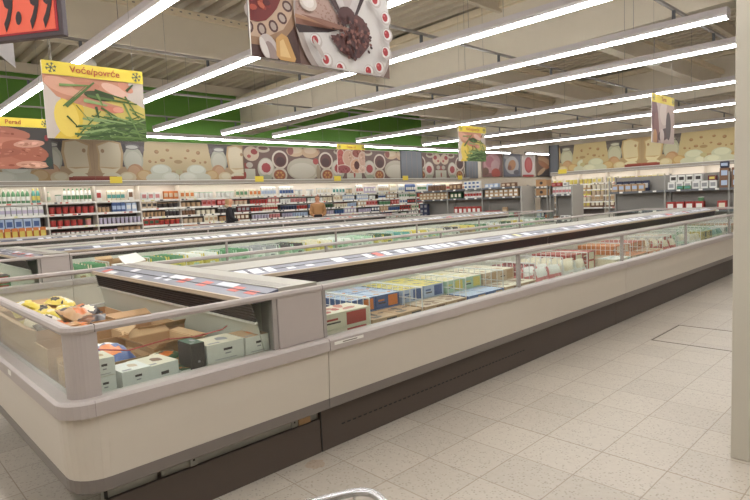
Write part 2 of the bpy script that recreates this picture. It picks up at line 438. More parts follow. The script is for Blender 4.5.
def end_case(loc, label):
    t = thing('end_freezer', label, 'freezer', loc, 0, None)
    L = XE-.003
    def P(name, mb, par=t, sm=False): return mb.build(name, par, smooth=sm)
    mb = MB(); mb.box(.17,.13,0,L,.15,.2,KICK); mb.box(.40,W-.15,0,L,W-.13,.2,KICK); mb.box(.40,.15,0,.42,W-.15,.31,KICK); P('kick_plate', mb)
    mb = MB(); mb.box(.16,.15,.19,L,.17,.33,GALV); mb.box(.16,W-.17,.19,L,W-.15,.33,GALV); mb.box(.42,.17,.19,L,W-.17,.31,GALV); bk = P('base_frame', mb)
    mb = MB(); mb.box(.165,.146,.2,.18,.152,.31,BLACKP); P('seam', mb, bk)
    for bx in (.56, 1.16):
        mb = MB(); mb.box(bx,.142,.2,bx+.04,.15,.31,GALV,bev=.003); mb.box(bx+.015,.1405,.225,bx+.025,.1422,.235,BLACKP); P('bracket', mb, bk)
    mb = MB(); mb.box(1.21,.142,.2,1.29,.15,.305,CARDB2); P('wooden_block', mb, bk)
    mb = MB(); sweep(mb, [(.04,.284),(.032,.29),(.03,.345),(.07,.345),(.12,.335),(.12,.284)], L, TRIM, R=.17); P('lower_trim', mb)
    mb = MB(); sweep(mb, [(.032,.345),(.022,.5),(.02,.626),(.08,.626),(.08,.345)], L, PANEL, R=.17); P('body_panel', mb, sm=False)
    mb = MB(); sweep(mb, BUMP, L, CABG); b = P('bumper', mb)
    mb = MB(); mb.box(.12+.0,-.0008,.626,.1212,.002,.69,TRIM); mb.box(-.001,.9,.645,.002,.96,.67,WHITE); P('seam', mb, b)
    mb = MB(); sweep(mb, RAIL, L, CABG); r = P('top_rail', mb)
    mb = MB(); mb.box(.155,.0385,.962,.1565,.09,.9965,TRIM); P('seam', mb, r)
    for nm, sel in (('corner_post',(1,9)),('corner_post',(9,17))):
        mb = MB(); sweep(mb, [(.05,.692),(.05,.962),(.075,.962),(.075,.692)], L, CABG, sel); 
        if sel[0] == 1: mb.box(.12,.05,.692,.165,.075,.962,CABG)
        else: mb.box(.12,W-.075,.692,.165,W-.05,.962,CABG)
        P(nm, mb)
    # blank posts beside the console
    for s in (0, 1):
        y0, y1_ = (.05,.085) if not s else (W-.085, W-.05)
        mb = MB(); mb.box(1.02,y0,.692,1.045,y1_,.962,CABG2); mb.box(1.05,y0-.003,.692,L,y1_,.962,CABG,bev=.004); P('end_post', mb)
        g = MB(); yg = .062 if not s else W-.066; g.box(.165,yg,.69,1.02,yg+.004,.965,GLASS); P('glass_pane', g)
    g = MB(); g.box(.062,.12,.69,.066,W-.12,.965,GLASS); P('glass_pane', g)
    # well liner
    mb = MB(); z0 = .5
    mb.add([(.09,.09,.69),(1.04,.09,.69),(1.04,W-.09,.69),(.09,W-.09,.69),(.12,.12,z0),(1.03,.12,z0),(1.03,W-.12,z0),(.12,W-.12,z0)],
           [(4,5,6,7),(0,1,5,4),(2,3,7,6),(3,0,4,7)], LINER)
    mb.add([(1.03,.09,z0),(1.03,W-.09,z0),(.955,.1,.845),(.955,W-.1,.845)], [(0,1,3,2)], LINER)
    P('liner', mb)
    mb = MB(); mb.box(.938,.1,.838,.958,W-.1,.848,WHITE); P('liner_edge', mb)
    mb = MB()
    mb.add([(.95,.1,.848),(.95,W-.1,.848),(.93,.1,.952),(.93,W-.1,.952)], [(0,1,3,2)], LOUVRE)
    for i in range(6):
        z = .855+i*.016; xx = .946-i*.003; mb.box(xx-.005,.1,z,xx+.002,W-.1,z+.004,LOUVRE)
    P('air_grille', mb)
    mb = MB(); mb.box(1.045,.09,.5,L,.2,.95,CABG2); mb.box(1.045,W-.2,.5,L,W-.09,.95,CABG2); mb.box(1.045,.2,.3,L-.02,W-.2,.96,LINER); P('console_body', mb)
    mb = MB(); mb.prism([(.915,.955),(.915,.972),(.93,.975),(1.09,1.004),(1.09,.96),(.94,.945)], .09, W-.09, 'y', RAILB)
    cr = P('price_rail', mb)
    mb = MB(); mb.prism([(.907,.95),(.907,.974),(.918,.976),(.918,.948)], .09, W-.09, 'y', LIPB)
    mb.prism([(1.005,.9902),(1.014,.992),(1.014,.986),(1.005,.984)], .09, W-.09, 'y', BLACKP); P('rail_lip', mb, cr)
    mb = MB(); mb.box(1.09,.09,.96,L,W-.09,1.008,DECK)
    for j in range(70):
        y = .14+j*.0335; mb.box(1.11,y,1.008,1.20,y+.012,1.0095,CABG2)
    P('console_top', mb)
    return t
def end_labels(t, R):
    for (y, w, m, a, b) in ((2.28,.10,3,.05,.5),(2.1,.16,0,.0,.3),(1.62,.12,0,.0,.3),(1.35,.07,1,.25,.7),(1.2,.07,1,.25,.7),(.99,.1,3,.3,.8),(.72,.1,3,.3,.8),(.34,.1,3,.3,.75),(.16,.1,3,.3,.6),(1.9,.1,0,.6,.95),(1.0,.3,0,.62,.95),(.45,.2,1,.62,.95)):
        xa, xb = .93+.155*a, .93+.155*b; z = lambda x: .976+(x-.93)*.181
        q = [(xa,y,z(xa)),(xb,y,z(xb)),(xb,y+w,z(xb)),(xa,y+w,z(xa))]; q2 = [(p[0],p[1],p[2]-.004) for p in q]
        mb = MB(); mb.add(q+q2, [(0,1,2,3),(7,6,5,4),(0,4,5,1),(1,5,6,2),(2,6,7,3),(3,7,4,0)], LABC[m]); mb.build('price_label', t)

def run_case(loc, L, label, group, seed, end=False, slots=False):
    t = thing('island_freezer', label, 'freezer', loc, 0, group)
    R = random.Random(seed); a, b = .002, L-.002
    cb = b if not end else L-.75          # console end
    def P(name, mb, par=t, sm=False): return mb.build(name, par, smooth=sm)
    for s in (0, 1):
        f = (lambda pr: pr) if not s else mirror
        mb = MB(); mb.prism(f([(.13,0),(.13,.312),(.15,.312),(.15,0)]), a, b, 'x', KICK)
        kp = P('kick_plate', mb)
        mb = MB(); mb.box(a,(.126 if not s else W-.13),.262,b,(.13 if not s else W-.126),.266,TRIM)
        if slots and not s:
            for i in range(46):
                mb.box(.16+i*.045,.1275,.118,.185+i*.045,.131,.126,BLACKP)
            mb.box(.002,.1285,0,.008,.1305,.31,BLACKP)
        P('vent_slots', mb, kp)
        mb = MB(); mb.prism(f([(.04,.284),(.032,.29),(.03,.345),(.07,.345),(.12,.335),(.12,.284)]), a, b, 'x', TRIM); P('lower_trim', mb)
        mb = MB(); mb.prism(f([(.032,.345),(.022,.5),(.02,.626),(.08,.626),(.08,.345)]), a, b, 'x', PANEL); P('body_panel', mb)
        mb = MB(); mb.prism(f(BUMP), a, b, 'x', CABG); bm = P('bumper', mb)
        if not s and slots:
            mb = MB(); mb.box(.03,-.003,.652,.25,.0005,.668,WHITE); mb.box(.09,-.0036,.657,.2,-.002,.663,TRIM); P('sticker', mb, bm)
        mb = MB(); mb.prism(f(RAIL), a, b, 'x', CABG); P('top_rail', mb)
        yg = .062 if not s else W-.066
        half = L/2
        for g0, g1 in ((0, half), (half, L)):
            g = MB(); g.box(g0+.03,yg,.69,g1-.012,yg+.004,.965,GLASS); P('glass_pane', g)
            mb = MB(); mb.box(g0+.003,yg-.008,.69,g0+.03,yg+.022,.963,CABG2,bev=.003); P('glass_post', mb)
        # liner
        fy = (lambda y: y) if not s else (lambda y: W-y)
        mb = MB(); z0 = .5
        mb.add([(a,fy(.09),.69),(b,fy(.09),.69),(a,fy(.12),z0),(b,fy(.12),z0),(a,fy(.86),z0),(b,fy(.86),z0),(a,fy(.90),.86),(b,fy(.90),.86)],
               [(0,1,3,2),(2,3,5,4),(4,5,7,6)], LINER); P('liner', mb)
        mb = MB()
        if s: mb.add([(a,fy(.935),.863),(cb,fy(.935),.863),(a,fy(.91),.948),(cb,fy(.91),.948)], [(0,1,3,2)], LOUVRE)
        else: mb.add([(a,.935,.80),(cb,.935,.80),(a,.91,.948),(cb,.91,.948)], [(0,1,3,2)], LOUVRE)
        for i in range(5):
            y = sorted((fy(.925-i*.005), fy(.932-i*.005))); mb.box(a,y[0],.87+i*.016,cb,y[1],.874+i*.016,LOUVRE)
        P('air_grille', mb)
        mb = MB(); mb.prism(f([(.902,.955),(.905,.972),(1.09,1.004),(1.09,.96),(.93,.945)]), a, cb, 'x', RAILB); cr = P('price_rail', mb)
        mb = MB(); mb.prism(f([(.892,.95),(.892,.974),(.903,.976),(.903,.948)]), a, cb, 'x', LIPB)
        mb.prism(f([(1.004,.9906),(1.014,.9925),(1.014,.986),(1.004,.984)]), a, cb, 'x', BLACKP); P('rail_lip', mb, cr)
        # wire dividers standing in the well
        x = .46
        while x < L-.1:
            mb = MB(); ya, yb = sorted((fy(.16), fy(.84)))
            for z in (.57,.66,.75,.835): mb.tube([(x,ya,z),(x,yb,z)], .003 if z < .8 else .006, WIRE, 4)
            nv = 12
            for i in range(nv+1):
                y = ya+(yb-ya)*i/nv; mb.tube([(x,y,.505),(x,y,.835)], .0038 if 0 < i < nv else .0055, WIRE, 4)
            P('wire_divider', mb); x += .5
    mb = MB(); mb.box(a,.90,.3,cb,W-.90,.5,LINER); mb.box(a,.93,.5,cb,W-.93,.955,LINER); P('console_body', mb)
    mb = MB(); mb.box(a,1.09,.96,cb,W-1.09,1.008,DECK); P('console_top', mb)
    labels_u(t, a+.03, cb, False, .92, R, 44); labels_u(t, a+.03, cb, True, .6, R, 22)
    if end:
        mb = MB(); mb.box(L-.03,.05,.0,L,W-.05,.69,PANEL); P('end_panel', mb)
        g = MB(); g.box(L-.02,.07,.69,L-.016,W-.07,.965,GLASS); P('glass_pane', g)
        mb = MB(); mb.box(L-.05,.045,.962,L,W-.045,.995,CABG); P('end_rail', mb)
    return t
isl = {Y1:'front', Y2:'middle', Y3:'rear'}
e1 = end_case((X0, Y1, 0), 'grey and white end freezer with rounded glass corner at the left of the front island')
end_labels(e1, random)
dup(e1, (X0, Y2, 0), 'grey and white end freezer at the left of the middle island, behind the front island')
dup(e1, (X0, Y3, 0), 'grey and white end freezer at the left of the rear island, nearest the back wall')
ra = run_case((1.92, Y1, 0), 4.06, 'long glass sided double freezer of the front island, beside the end freezer', None, 1, slots=True)
rb = run_case((5.98, Y1, 0), 4.02, 'long glass sided double freezer in the middle of the front island', None, 2)
rc = run_case((10.0, Y1, 0), 3.2, 'glass sided double freezer at the far right end of the front island', None, 3, end=True)
for Y in (Y2, Y3):
    dup(rb, (1.92, Y, 0), 'long glass sided double freezer of the %s island, beside its end freezer' % isl[Y])
    dup(rb, (5.94, Y, 0), 'long glass sided double freezer in the middle of the %s island' % isl[Y])
    dup(rc, (9.96, Y, 0), 'glass sided double freezer at the far right end of the %s island' % isl[Y])
# ------------------------------------------------------------------ murals
def P4(x0,z0,x1,z1): return [(x0,z0),(x1,z0),(x1,z1),(x0,z1)]
def cheese_half(cx, s, L):
    """half of the mirrored cheese / milk / egg motif going from cx in direction s, 2.55 m wide, 1.22 high"""
    X = lambda u: cx+s*u
    def E(u,v,a,b,c,rot=0,n=16): L.append((ell(X(u),v,a,b,rot*s,n), C(*c)))
    L.append((P4(X(0),0,X(2.55),1.22), C(190,158,118)))
    L.append((P4(X(1.3),.34,X(2.55),1.22), C(208,184,138)))
    for (u,v,a,b) in ((1.62,.62,.05,.045),(1.85,.92,.07,.06),(2.02,.66,.08,.05),(2.2,.98,.06,.045),(2.3,.74,.05,.035),(1.8,.6,.035,.03)):
        E(u,v,a,b,(160,116,72)); E(u+.01,v+.012,a*.7,b*.6,(186,140,92))
    E(2.55,.62,.14,.06,(176,142,96))
    L.append(([(X(.62),.45),(X(.60),1.22),(X(1.5),1.22),(X(1.42),.75),(X(1.3),.45)], C(92,80,78)))
    E(1.12,.66,.30,.40,(186,186,168)); E(1.12,.62,.25,.3,(204,202,184)); E(1.1,1.05,.24,.09,(120,112,112)); E(1.1,1.04,.18,.055,(205,205,195))
    E(.86,1.0,.06,.13,(70,64,66)); E(1.40,.98,.07,.1,(110,100,100))
    L.append(([(X(.08),.36),(X(.12),.8),(X(.08),1.08),(X(.45),1.22),(X(.78),1.16),(X(.84),.85),(X(.78),.42),(X(.52),.22),(X(.2),.26)], C(206,170,120)))
    L.append(([(X(.14),.44),(X(.17),.8),(X(.13),1.04),(X(.45),1.17),(X(.72),1.12),(X(.77),.85),(X(.72),.42)], C(228,212,176)))
    L.append(([(X(.72),.42),(X(.52),.22),(X(.2),.26),(X(.14),.42),(X(.5),.38)], C(240,226,190)))
    E(.25,.9,.05,.06,(180,140,100))
    E(1.16,.26,.26,.28,(198,146,104)); E(1.12,.3,.18,.19,(212,166,124)); E(1.42,.16,.26,.2,(206,166,104)); E(1.4,.2,.18,.13,(222,188,134))
    E(.92,.13,.25,.17,(224,206,164)); E(.9,.16,.17,.1,(236,222,188)); E(.45,.16,.26,.12,(236,228,196))
    E(1.95,.34,.34,.2,(208,214,196)); E(1.93,.38,.26,.13,(226,230,214)); E(1.75,.1,.3,.16,(214,218,200)); E(2.25,.12,.3,.17,(222,226,208)); E(2.22,.15,.2,.1,(234,236,220))
    E(2.55,.3,.12,.08,(200,190,140))
    L.append((P4(X(0),0,X(.7),.15), C(160,52,32))); L.append((P4(X(0),.12,X(.6),.17), C(184,84,56)))
def bowl_half(cx, s, L, W2=3.3):
    X = lambda u: cx+s*u
    def E(u,v,a,b,c,rot=0,n=18): L.append((ell(X(u),v,a,b,rot*s,n), C(*c)))
    L.append((P4(X(0),0,X(W2),1.22), C(118,84,74)))
    L.append((P4(X(0),0,X(.42),.42), C(206,206,184))); L.append((P4(X(0),.42,X(.16),.62), C(170,70,60))); E(.0,.2,.05,.12,(180,60,50)); E(.2,.55,.14,.1,(190,180,165))
    E(.3,.95,.32,.26,(214,190,160)); E(.42,1.02,.14,.1,(170,52,48)); E(.2,.86,.08,.06,(190,80,70))
    E(.78,1.12,.3,.12,(200,184,160)); E(.8,1.16,.2,.07,(120,70,60))
    E(.88,.42,.36,.40,(190,188,164)); E(.88,.48,.31,.3,(224,212,196)); E(.88,.46,.2,.18,(188,62,66),0,9); E(.88,.10,.22,.12,(170,176,150))
    E(1.5,.76,.36,.34,(224,208,188)); E(1.5,.76,.29,.27,(104,52,44)); E(1.52,.7,.2,.16,(78,36,34))
    E(1.45,.2,.34,.28,(206,196,174)); E(1.45,.2,.26,.2,(168,82,36)); 
    for a in range(6): E(1.45+.13*math.cos(a*1.05),.2+.1*math.sin(a*1.05),.05,.04,(214,150,70))
    E(2.5,.42,.72,.42,(196,188,166)); E(2.5,.36,.62,.3,(214,206,186)); E(2.2,1.08,.40,.2,(214,180,140)); E(2.9,1.06,.40,.22,(208,172,132)); E(2.2,1.12,.3,.12,(226,200,164)); E(2.9,1.12,.28,.12,(224,196,160))
    E(3.15,.72,.14,.12,(186,66,60)); E(1.98,1.1,.14,.16,(150,70,56)); E(3.25,.3,.1,.3,(170,150,120))
def mural(name, x0, x1, build_fn, loc, rz, label, z0=0, h=1.22):
    L = []; build_fn(L); w = x1-x0
    t = thing(name, label, 'wall picture', loc, rz, None)
    mb = MB(); mb.box(0,0,0,w,.03,h,C(150,118,88)); mb.build('board', t)
    mb = MB(); L = [([(p[0]-x0,p[1]) for p in poly], m) for poly, m in L]; art(mb, L, w, h, 0, .0004); mb.build('printed_picture', t)
    return t
def f1(L):
    cheese_half(.6, 1, L); cheese_half(.6, -1, L)      # behind the signs
    cheese_half(5.55, -1, L); cheese_half(5.55, 1, L); cheese_half(10.62, -1, L)
def f2(L):
    bowl_half(15.67, -1, L, 5.0); 
    for sgn in (-1,): 
        pass
    bowl_half(15.67, 1, L, 3.0)
def f2b(L):
    # second repeat: mirrored bowls left of the first centre
    bowl_half(15.67-.0, 1, L, 3.0); bowl_half(15.67, -1, L, 2.6)
    Lb = []; bowl_half(10.5, 1, Lb, 2.6); L += Lb
INKF = (.78, .77, .76)
mural('wall_mural', 2.0, 10.42, f1, (2.0, RY-.09, 2.33), 0, 'long printed wall mural of cheese wedges, eggs and milk jugs above the left cooler')
mural('wall_mural', 10.42, 18.45, f2b, (10.42, RY-.09, 2.33), 0, 'printed wall mural of bowls with red berries and jars above the back cooler')
def f3(L): bowl_half(21.3, 1, L, 1.9); bowl_half(21.3, -1, L, 1.4)
mural('wall_mural', 19.95, 23.2, f3, (19.95, RY-.09, 2.33), 0, 'short printed mural of berry bowls and white jars between two grey pillars')
def f4(L):
    # u runs along -y of the right wall starting from y=13.2
    for c in (-.4, 4.05, 8.9):
        cheese_half(c, 1, L); cheese_half(c, -1, L)
INKF = (.95, .93, .82)
mural('wall_mural', .35, 11.0, f4, (RX-.05, 12.85, 2.33), -PI/2, 'printed mural of eggs, cheese wedges and jugs on the right hand wall')
INKF = (1, 1, 1)
# pillars clad in grey between the murals
for i, (x0, x1, y, z1, lb) in enumerate(((18.5,19.9,RY-.12,3.62,'left one, beside the berry bowl mural'),(23.3,24.3,RY-.12,3.62,'right one, next to the meat posters'))):
    t = thing('pillar_cladding', 'dark grey pillar cladding panel on the back wall, %s' % lb, 'wall panel', (x0, y, 2.35), 0, None)
    MB().box(0,0,0,x1-x0,.1,1.27,PILD,bev=.01).build('panel', t); mb = MB()
    for k in range(1, 4): mb.box((x1-x0)*k/4-.01,-.004,0,(x1-x0)*k/4+.01,0,1.27,TRIM)
    mb.build('ribs', t)
mb = MB(); mb.box(RX-.12,12.88,2.2,RX+.0,13.3,3.62,PILD); mb.box(RX-.12,13.25,2.2,RX+.2,13.32,3.62,PILD); struct('trim_92', mb, 'dark grey end panel of the right wall')
INKF = (.82, .82, .82)
# alcove posters
def poster(name, label, loc, w, h, layers, rz=0, frame=None):
    t = thing(name, label, 'poster', loc, rz, None)
    mb = MB(); mb.box(0,0,0,w,.03,h,frame or C(210,196,184)); mb.build('panel', t)
    mb = MB(); art(mb, layers, w, h, 0, .0012); mb.build('printed_picture', t); return t
z = 2.42; hh = 1.28
poster('wall_poster','pink poster of sliced sausage on the alcove wall, leftmost of the row',(24.75,RY-.06,z),1.9,hh,
  [(P4(0,0,1.9,1.3),C(150,96,88)),(ell(.9,.72,.8,.5,.2),C(206,150,152)),(ell(.7,.8,.4,.3),C(190,110,118)),(ell(1.2,.6,.4,.3),C(214,168,164)),(ell(1.25,.2,.42,.26),C(206,76,54)),(ell(.3,.3,.3,.2),C(120,80,60))])
poster('wall_poster','poster of a plated roast on dark blue, second in the alcove row',(26.75,RY-.06,z),1.75,hh,
  [(P4(0,0,1.75,1.3),C(112,110,124)),(ell(.85,.65,.7,.5),C(188,184,180)),(ell(.85,.65,.4,.28,.3),C(196,124,62)),(ell(.6,.5,.2,.14),C(150,80,50)),(ell(1.3,.25,.3,.14),C(90,84,96)),(ell(.3,1.1,.3,.12),C(170,160,160))])
poster('wall_poster','white poster with one big red salami oval in the alcove',(28.6,RY-.06,z),1.45,hh,
  [(P4(0,0,1.45,1.3),C(222,206,198)),(ell(.75,.68,.44,.46),C(196,60,58)),(ell(.75,.68,.32,.34),C(208,86,80)),(P4(.1,.0,1.3,.12),C(200,60,54))])
poster('wall_poster','poster of browned meat slices beside the white salami poster',(30.2,RY-.06,z),2.0,hh,
  [(P4(0,0,2,1.3),C(120,88,70)),(ell(1.0,.95,.8,.22,-.2),C(196,150,110)),(ell(.9,.7,.7,.18,-.3),C(176,110,70)),([(0,0),(1.6,0),(2,.6),(1.4,.5)],C(60,54,56)),(ell(.6,.3,.5,.14,.4),C(206,170,130))])
poster('wall_poster','narrow meat poster at the right end of the alcove row',(32.9,RY-.06,z),2.4,hh,
  [(P4(0,0,2.4,1.3),C(128,92,74)),(ell(1.2,.8,1.0,.3,-.2),C(190,140,104)),([(0,0),(1.9,0),(2.4,.6),(1.4,.5)],C(70,56,56)),(ell(1.0,1.1,.8,.16),C(150,70,60))])
INKF = (1, 1, 1)
# ------------------------------------------------------------------ hanging signs
SIGN_Y = C(240,212,52); RED = C(196,84,40); TEAL = C(46,74,84)
def snow(cx, cz, r, L):
    for a in (0, PI/3, 2*PI/3):
        dx, dz = math.cos(a+.26)*r, math.sin(a+.26)*r
        L.append((bar(cx-dx,cz-dz,cx+dx,cz+dz,r*.16),TEAL))
        for s in (-1, 1):
            ex, ez = cx+dx*s*.62, cz+dz*s*.62
            for b in (-.9, .9):
                d = a+.26+(0 if s > 0 else PI)+b
                L.append((bar(ex,ez,ex+math.cos(d)*r*.36,ez+math.sin(d)*r*.36,r*.13),TEAL))
def beans(L):
    L.append((P4(0,0,1.04,.66),C(206,190,178)))
    L.append(([(0,0),(.5,0),(.40,.3),(.28,.55),(.18,.50),(.12,.3),(.16,.12),(.06,0)],C(226,186,44)))
    L.append(([(.3,0),(1.04,0),(1.04,.38),(.8,.5),(.4,.5),(.36,.2)],C(214,190,84)))
    L.append((ell(.2,.22,.12,.2,.1),C(240,206,76)))
    L.append(([(0,.66),(0,.58),(.12,.44),(.3,.38),(.5,.33),(.7,.30),(.8,.33),(.78,.38),(.6,.42),(.7,.5),(.86,.58),(.88,.66)],C(204,132,100)))
    L.append((ell(.2,.55,.2,.08,-.3),C(222,160,130))); L.append((ell(.6,.35,.2,.035,-.12),C(216,120,92))); L.append((ell(.74,.345,.06,.03),C(232,150,124)))
    L.append((ell(.72,.56,.15,.055,-.35),C(228,176,152))); L.append((ell(.84,.60,.09,.045,-.5),C(220,140,110))); L.append((ell(.42,.57,.14,.05,.1),C(200,122,92)))
    L.append((ell(.55,.48,.16,.05,-.1),C(60,74,34)))
    L.append(([(.3,0),(1.04,0),(1.04,.27),(.86,.22),(.62,.24),(.44,.14)],C(74,98,50)))
    G = [C(78,110,42),C(108,142,66),C(54,86,30),C(142,170,100),C(90,124,56)]
    R = random.Random(5)
    for i in range(90):
        cx, cz = R.uniform(.4,1.04), R.uniform(-.01,.26); a = R.gauss(.05,.3); l = R.uniform(.1,.2)
        if cx < .5 and cz > .18: continue
        L.append((bar(cx-math.cos(a)*l,cz-math.sin(a)*l,cx+math.cos(a)*l,cz+math.sin(a)*l,R.uniform(.014,.026),.6),G[R.randrange(5)]))
    for x0,z0,x1,z1,w,c in ((.2,.34,.5,.62,.035,0),(.17,.34,.42,.58,.012,4),(.15,.56,.45,.58,.03,1),(.42,.47,.95,.42,.03,0),(.38,.42,.62,.38,.04,3),(.5,.54,.88,.45,.024,2),
        (.8,.42,.97,.02,.024,1),(.82,.5,.96,.26,.02,0),(.84,.56,.92,.64,.03,2),(.2,.24,.29,.14,.02,2),(.5,.36,.52,.24,.03,2),(.3,.36,.44,.18,.01,4),(.86,.36,1.02,.3,.02,1),(.6,.33,.66,.25,.02,0),(.52,.5,.57,.38,.03,1)):
        L.append((bar(x0,z0,x1,z1,w,.5),G[c]))
def poultry(L):
    L.append((P4(0,0,1.04,.66),C(58,52,50)))
    R = random.Random(3)
    for cx,cz,a,b,rot,c in ((.25,.55,.5,.12,-.05,(172,96,72)),(.3,.36,.55,.13,.06,(190,112,86)),(.2,.12,.5,.15,-.02,(178,100,74)),(.66,.28,.33,.16,-.25,(168,88,62)),(.72,.4,.22,.06,.1,(202,140,116)),(.75,.07,.24,.06,-.02,(206,146,118)),(.3,.24,.3,.07,.1,(160,84,60))):
        L.append((ell(cx,cz,a,b,rot,22,.04,1),C(*c)))
        for i in range(14):
            t = R.uniform(0,2*PI); k = R.uniform(0,.75)
            L.append((ell(cx+a*k*math.cos(t),cz+b*k*math.sin(t),R.uniform(.02,.05),R.uniform(.008,.02),rot,7),C(*[min(255,max(0,v+q)) for q in (R.choice((-30,-16,20,30)),) for v in c])))
    L.append((ell(.97,.5,.03,.05),C(140,40,44))); L.append((ell(.98,.12,.05,.08),C(40,60,48)))
def pastry(L):
    L.append((P4(0,0,1.04,.66),C(150,92,78)))
    R = random.Random(11)
    for cx,cz,a,b,c in ((.12,.4,.16,.26,(168,76,68)),(.42,.42,.22,.22,(190,150,126)),(.75,.56,.2,.12,(150,80,68)),(.2,.1,.26,.12,(150,70,72)),(.7,.2,.24,.2,(200,150,120)),(.95,.4,.16,.2,(196,156,136)),(.9,.1,.14,.1,(206,170,150))):
        L.append((ell(cx,cz,a+.02,b+.02,0,16),C(206,186,168))); L.append((ell(cx,cz,a,b,0,16),C(*c)))
        for i in range(12):
            t = R.uniform(0,2*PI); k = R.uniform(0,.8); L.append((ell(cx+a*k*math.cos(t),cz+b*k*math.sin(t),.025,.018,R.random()*3,6),C(*[min(255,max(0,v+q)) for q in (R.choice((-34,26)),) for v in c])))
    L.append((ell(.7,.22,.1,.12),C(84,40,38)))
def cookies(L):
    L.append((P4(0,0,1.04,.66),C(196,170,158)))
    for cx,cz,a,b,r,c in ((.12,.45,.16,.3,.2,(120,72,74)),(.2,.2,.12,.3,0,(140,86,82)),(.55,.5,.2,.2,0,(214,192,178)),(.85,.5,.2,.24,0,(190,160,146)),(.55,.15,.3,.1,.2,(92,62,58)),(.75,.3,.12,.24,.0,(88,66,64)),(.45,.12,.1,.12,0,(214,190,180)),(.14,.08,.09,.14,0,(206,146,90))):
        L.append((ell(cx,cz,a,b,r,16),C(*c)))
def cake(L):
    R = random.Random(9)
    L.append((P4(0,0,1.04,.8),C(122,92,80))); L.append((P4(.3,.5,1.04,.8),C(104,76,68)))
    L.append(([(0,.0),(.32,0),(.31,.16),(.26,.24),(.1,.12),(0,.09)],C(84,52,46)))
    # berry tart
    L.append((ell(.03,.36,.30,.30,0,30,.05,2),C(168,126,92))); L.append((ell(.03,.37,.265,.265,0,30,.04,3),C(206,172,142)))
    for i in range(16):
        a = -1.75+i*.36; u, v = .03+.225*math.cos(a), .37+.225*math.sin(a); L.append((ell(u,v,.034,.030,a,12),C(92,54,50))); L.append((ell(u,v,.023,.018,a,10),C(186,164,152)))
    L.append((ell(.02,.38,.185,.195,0,22,.07,4),C(128,26,24)))
    for i in range(46): L.append((ell(.02+R.uniform(-.15,.15),.38+R.uniform(-.16,.16),.026,.016,R.random()*3,7),C(*R.choice(((168,48,34),(96,14,18),(206,92,60),(146,30,28),(190,70,44))))))
    # pastry roll and napkin
    L.append((ell(.105,.055,.055,.075,.5),C(206,190,184))); L.append((ell(.12,.035,.03,.06,.5),C(160,136,130))); L.append((ell(.075,.05,.02,.06,.4),C(232,222,216)))
    L.append(([(.15,.02),(.15,.11),(.19,.145),(.23,.13),(.28,.02),(.26,-.02),(.2,-.02)],C(214,158,84))); L.append(([(.175,.02),(.175,.10),(.20,.115),(.245,.02)],C(236,194,124)))
    # plate rim and white cake
    L.append((ell(.68,.30,.40,.44,0,40),C(186,170,162))); L.append((ell(.69,.31,.37,.42,0,40),C(228,222,218)))
    L.append(([(.29,.2),(.31,.17),(.52,.205),(.66,.25),(.30,.36)],C(58,36,38)))
    # slices lying on the cake
    L.append(([(.29,.215),(.29,.255),(.655,.25),(.668,.235)],C(150,98,76)))
    L.append(([(.285,.25),(.33,.56),(.50,.56),(.535,.40),(.663,.24),(.5,.25)],C(198,162,148))); L.append(([(.285,.25),(.29,.27),(.66,.25),(.66,.238)],C(186,132,96)))
    for i in range(90):
        t = R.random(); u = .30+.34*t; v = .265+R.random()*(.30-.26*t); L.append((ell(u,v,.006,.005,0,5),C(174,130,116)))
    L.append(([(.55,.56),(.58,.41),(.674,.27),(.70,.32),(.80,.45),(.86,.56)],C(212,202,200))); L.append(([(.60,.5),(.67,.34),(.76,.5)],C(196,178,176)))
    L.append(([(.84,.56),(.88,.56),(.735,.31),(.70,.28)],C(62,40,44)))
    L.append(([(.535,.40),(.50,.56),(.55,.56),(.58,.41),(.664,.26),(.655,.25)],C(74,46,46)))
    L.append((ell(.377,.345,.062,.048),C(222,208,198))); L.append((ell(.377,.347,.042,.032),C(240,230,224)))
    # chocolate crumbs
    L.append((ell(.665,.325,.068,.05,.1,14,.2,5),C(86,42,40))); L.append(([(.53,.19),(.62,.2),(.674,.24),(.745,.35),(.80,.33),(.855,.27),(.84,.17),(.76,.09),(.70,.075),(.60,.105)],C(98,50,46)))
    for i in range(170):
        a = R.uniform(0,2*PI); k = R.uniform(0,1.03); u, v = .70+.155*k*math.cos(a), .20+.125*k*math.sin(a)
        if v > .2+(.16*abs(u-.69)/.05 if u < .7 else 9): pass
        L.append((ell(u,v,.013,.010,a,6),C(*R.choice(((84,38,36),(130,70,60),(68,28,30),(148,90,78),(104,54,50))))))
    L.append(([(.30,.262),(.45,.262),(.66,.246),(.655,.232),(.5,.225)],C(150,98,76)))
    for cx,cz in ((.396,.135),(.469,.036),(.888,.456),(.972,.365),(.981,.263),(.963,.15),(.898,.048),(.803,.012),(.571,.0),(.80,.56),(.42,.6)):
        L.append((ell(cx+.008,cz-.004,.046,.044,0,14),C(204,190,184))); L.append((ell(cx+.004,cz,.038,.035,0,12),C(238,232,228))); L.append((ell(cx,cz,.024,.026,.1,10),C(192,30,38))); L.append((ell(cx-.008,cz+.009,.007,.007,0,6),C(236,110,110)))
    L.append((ell(.42,.085,.07,.014,-.9),C(200,184,176)))
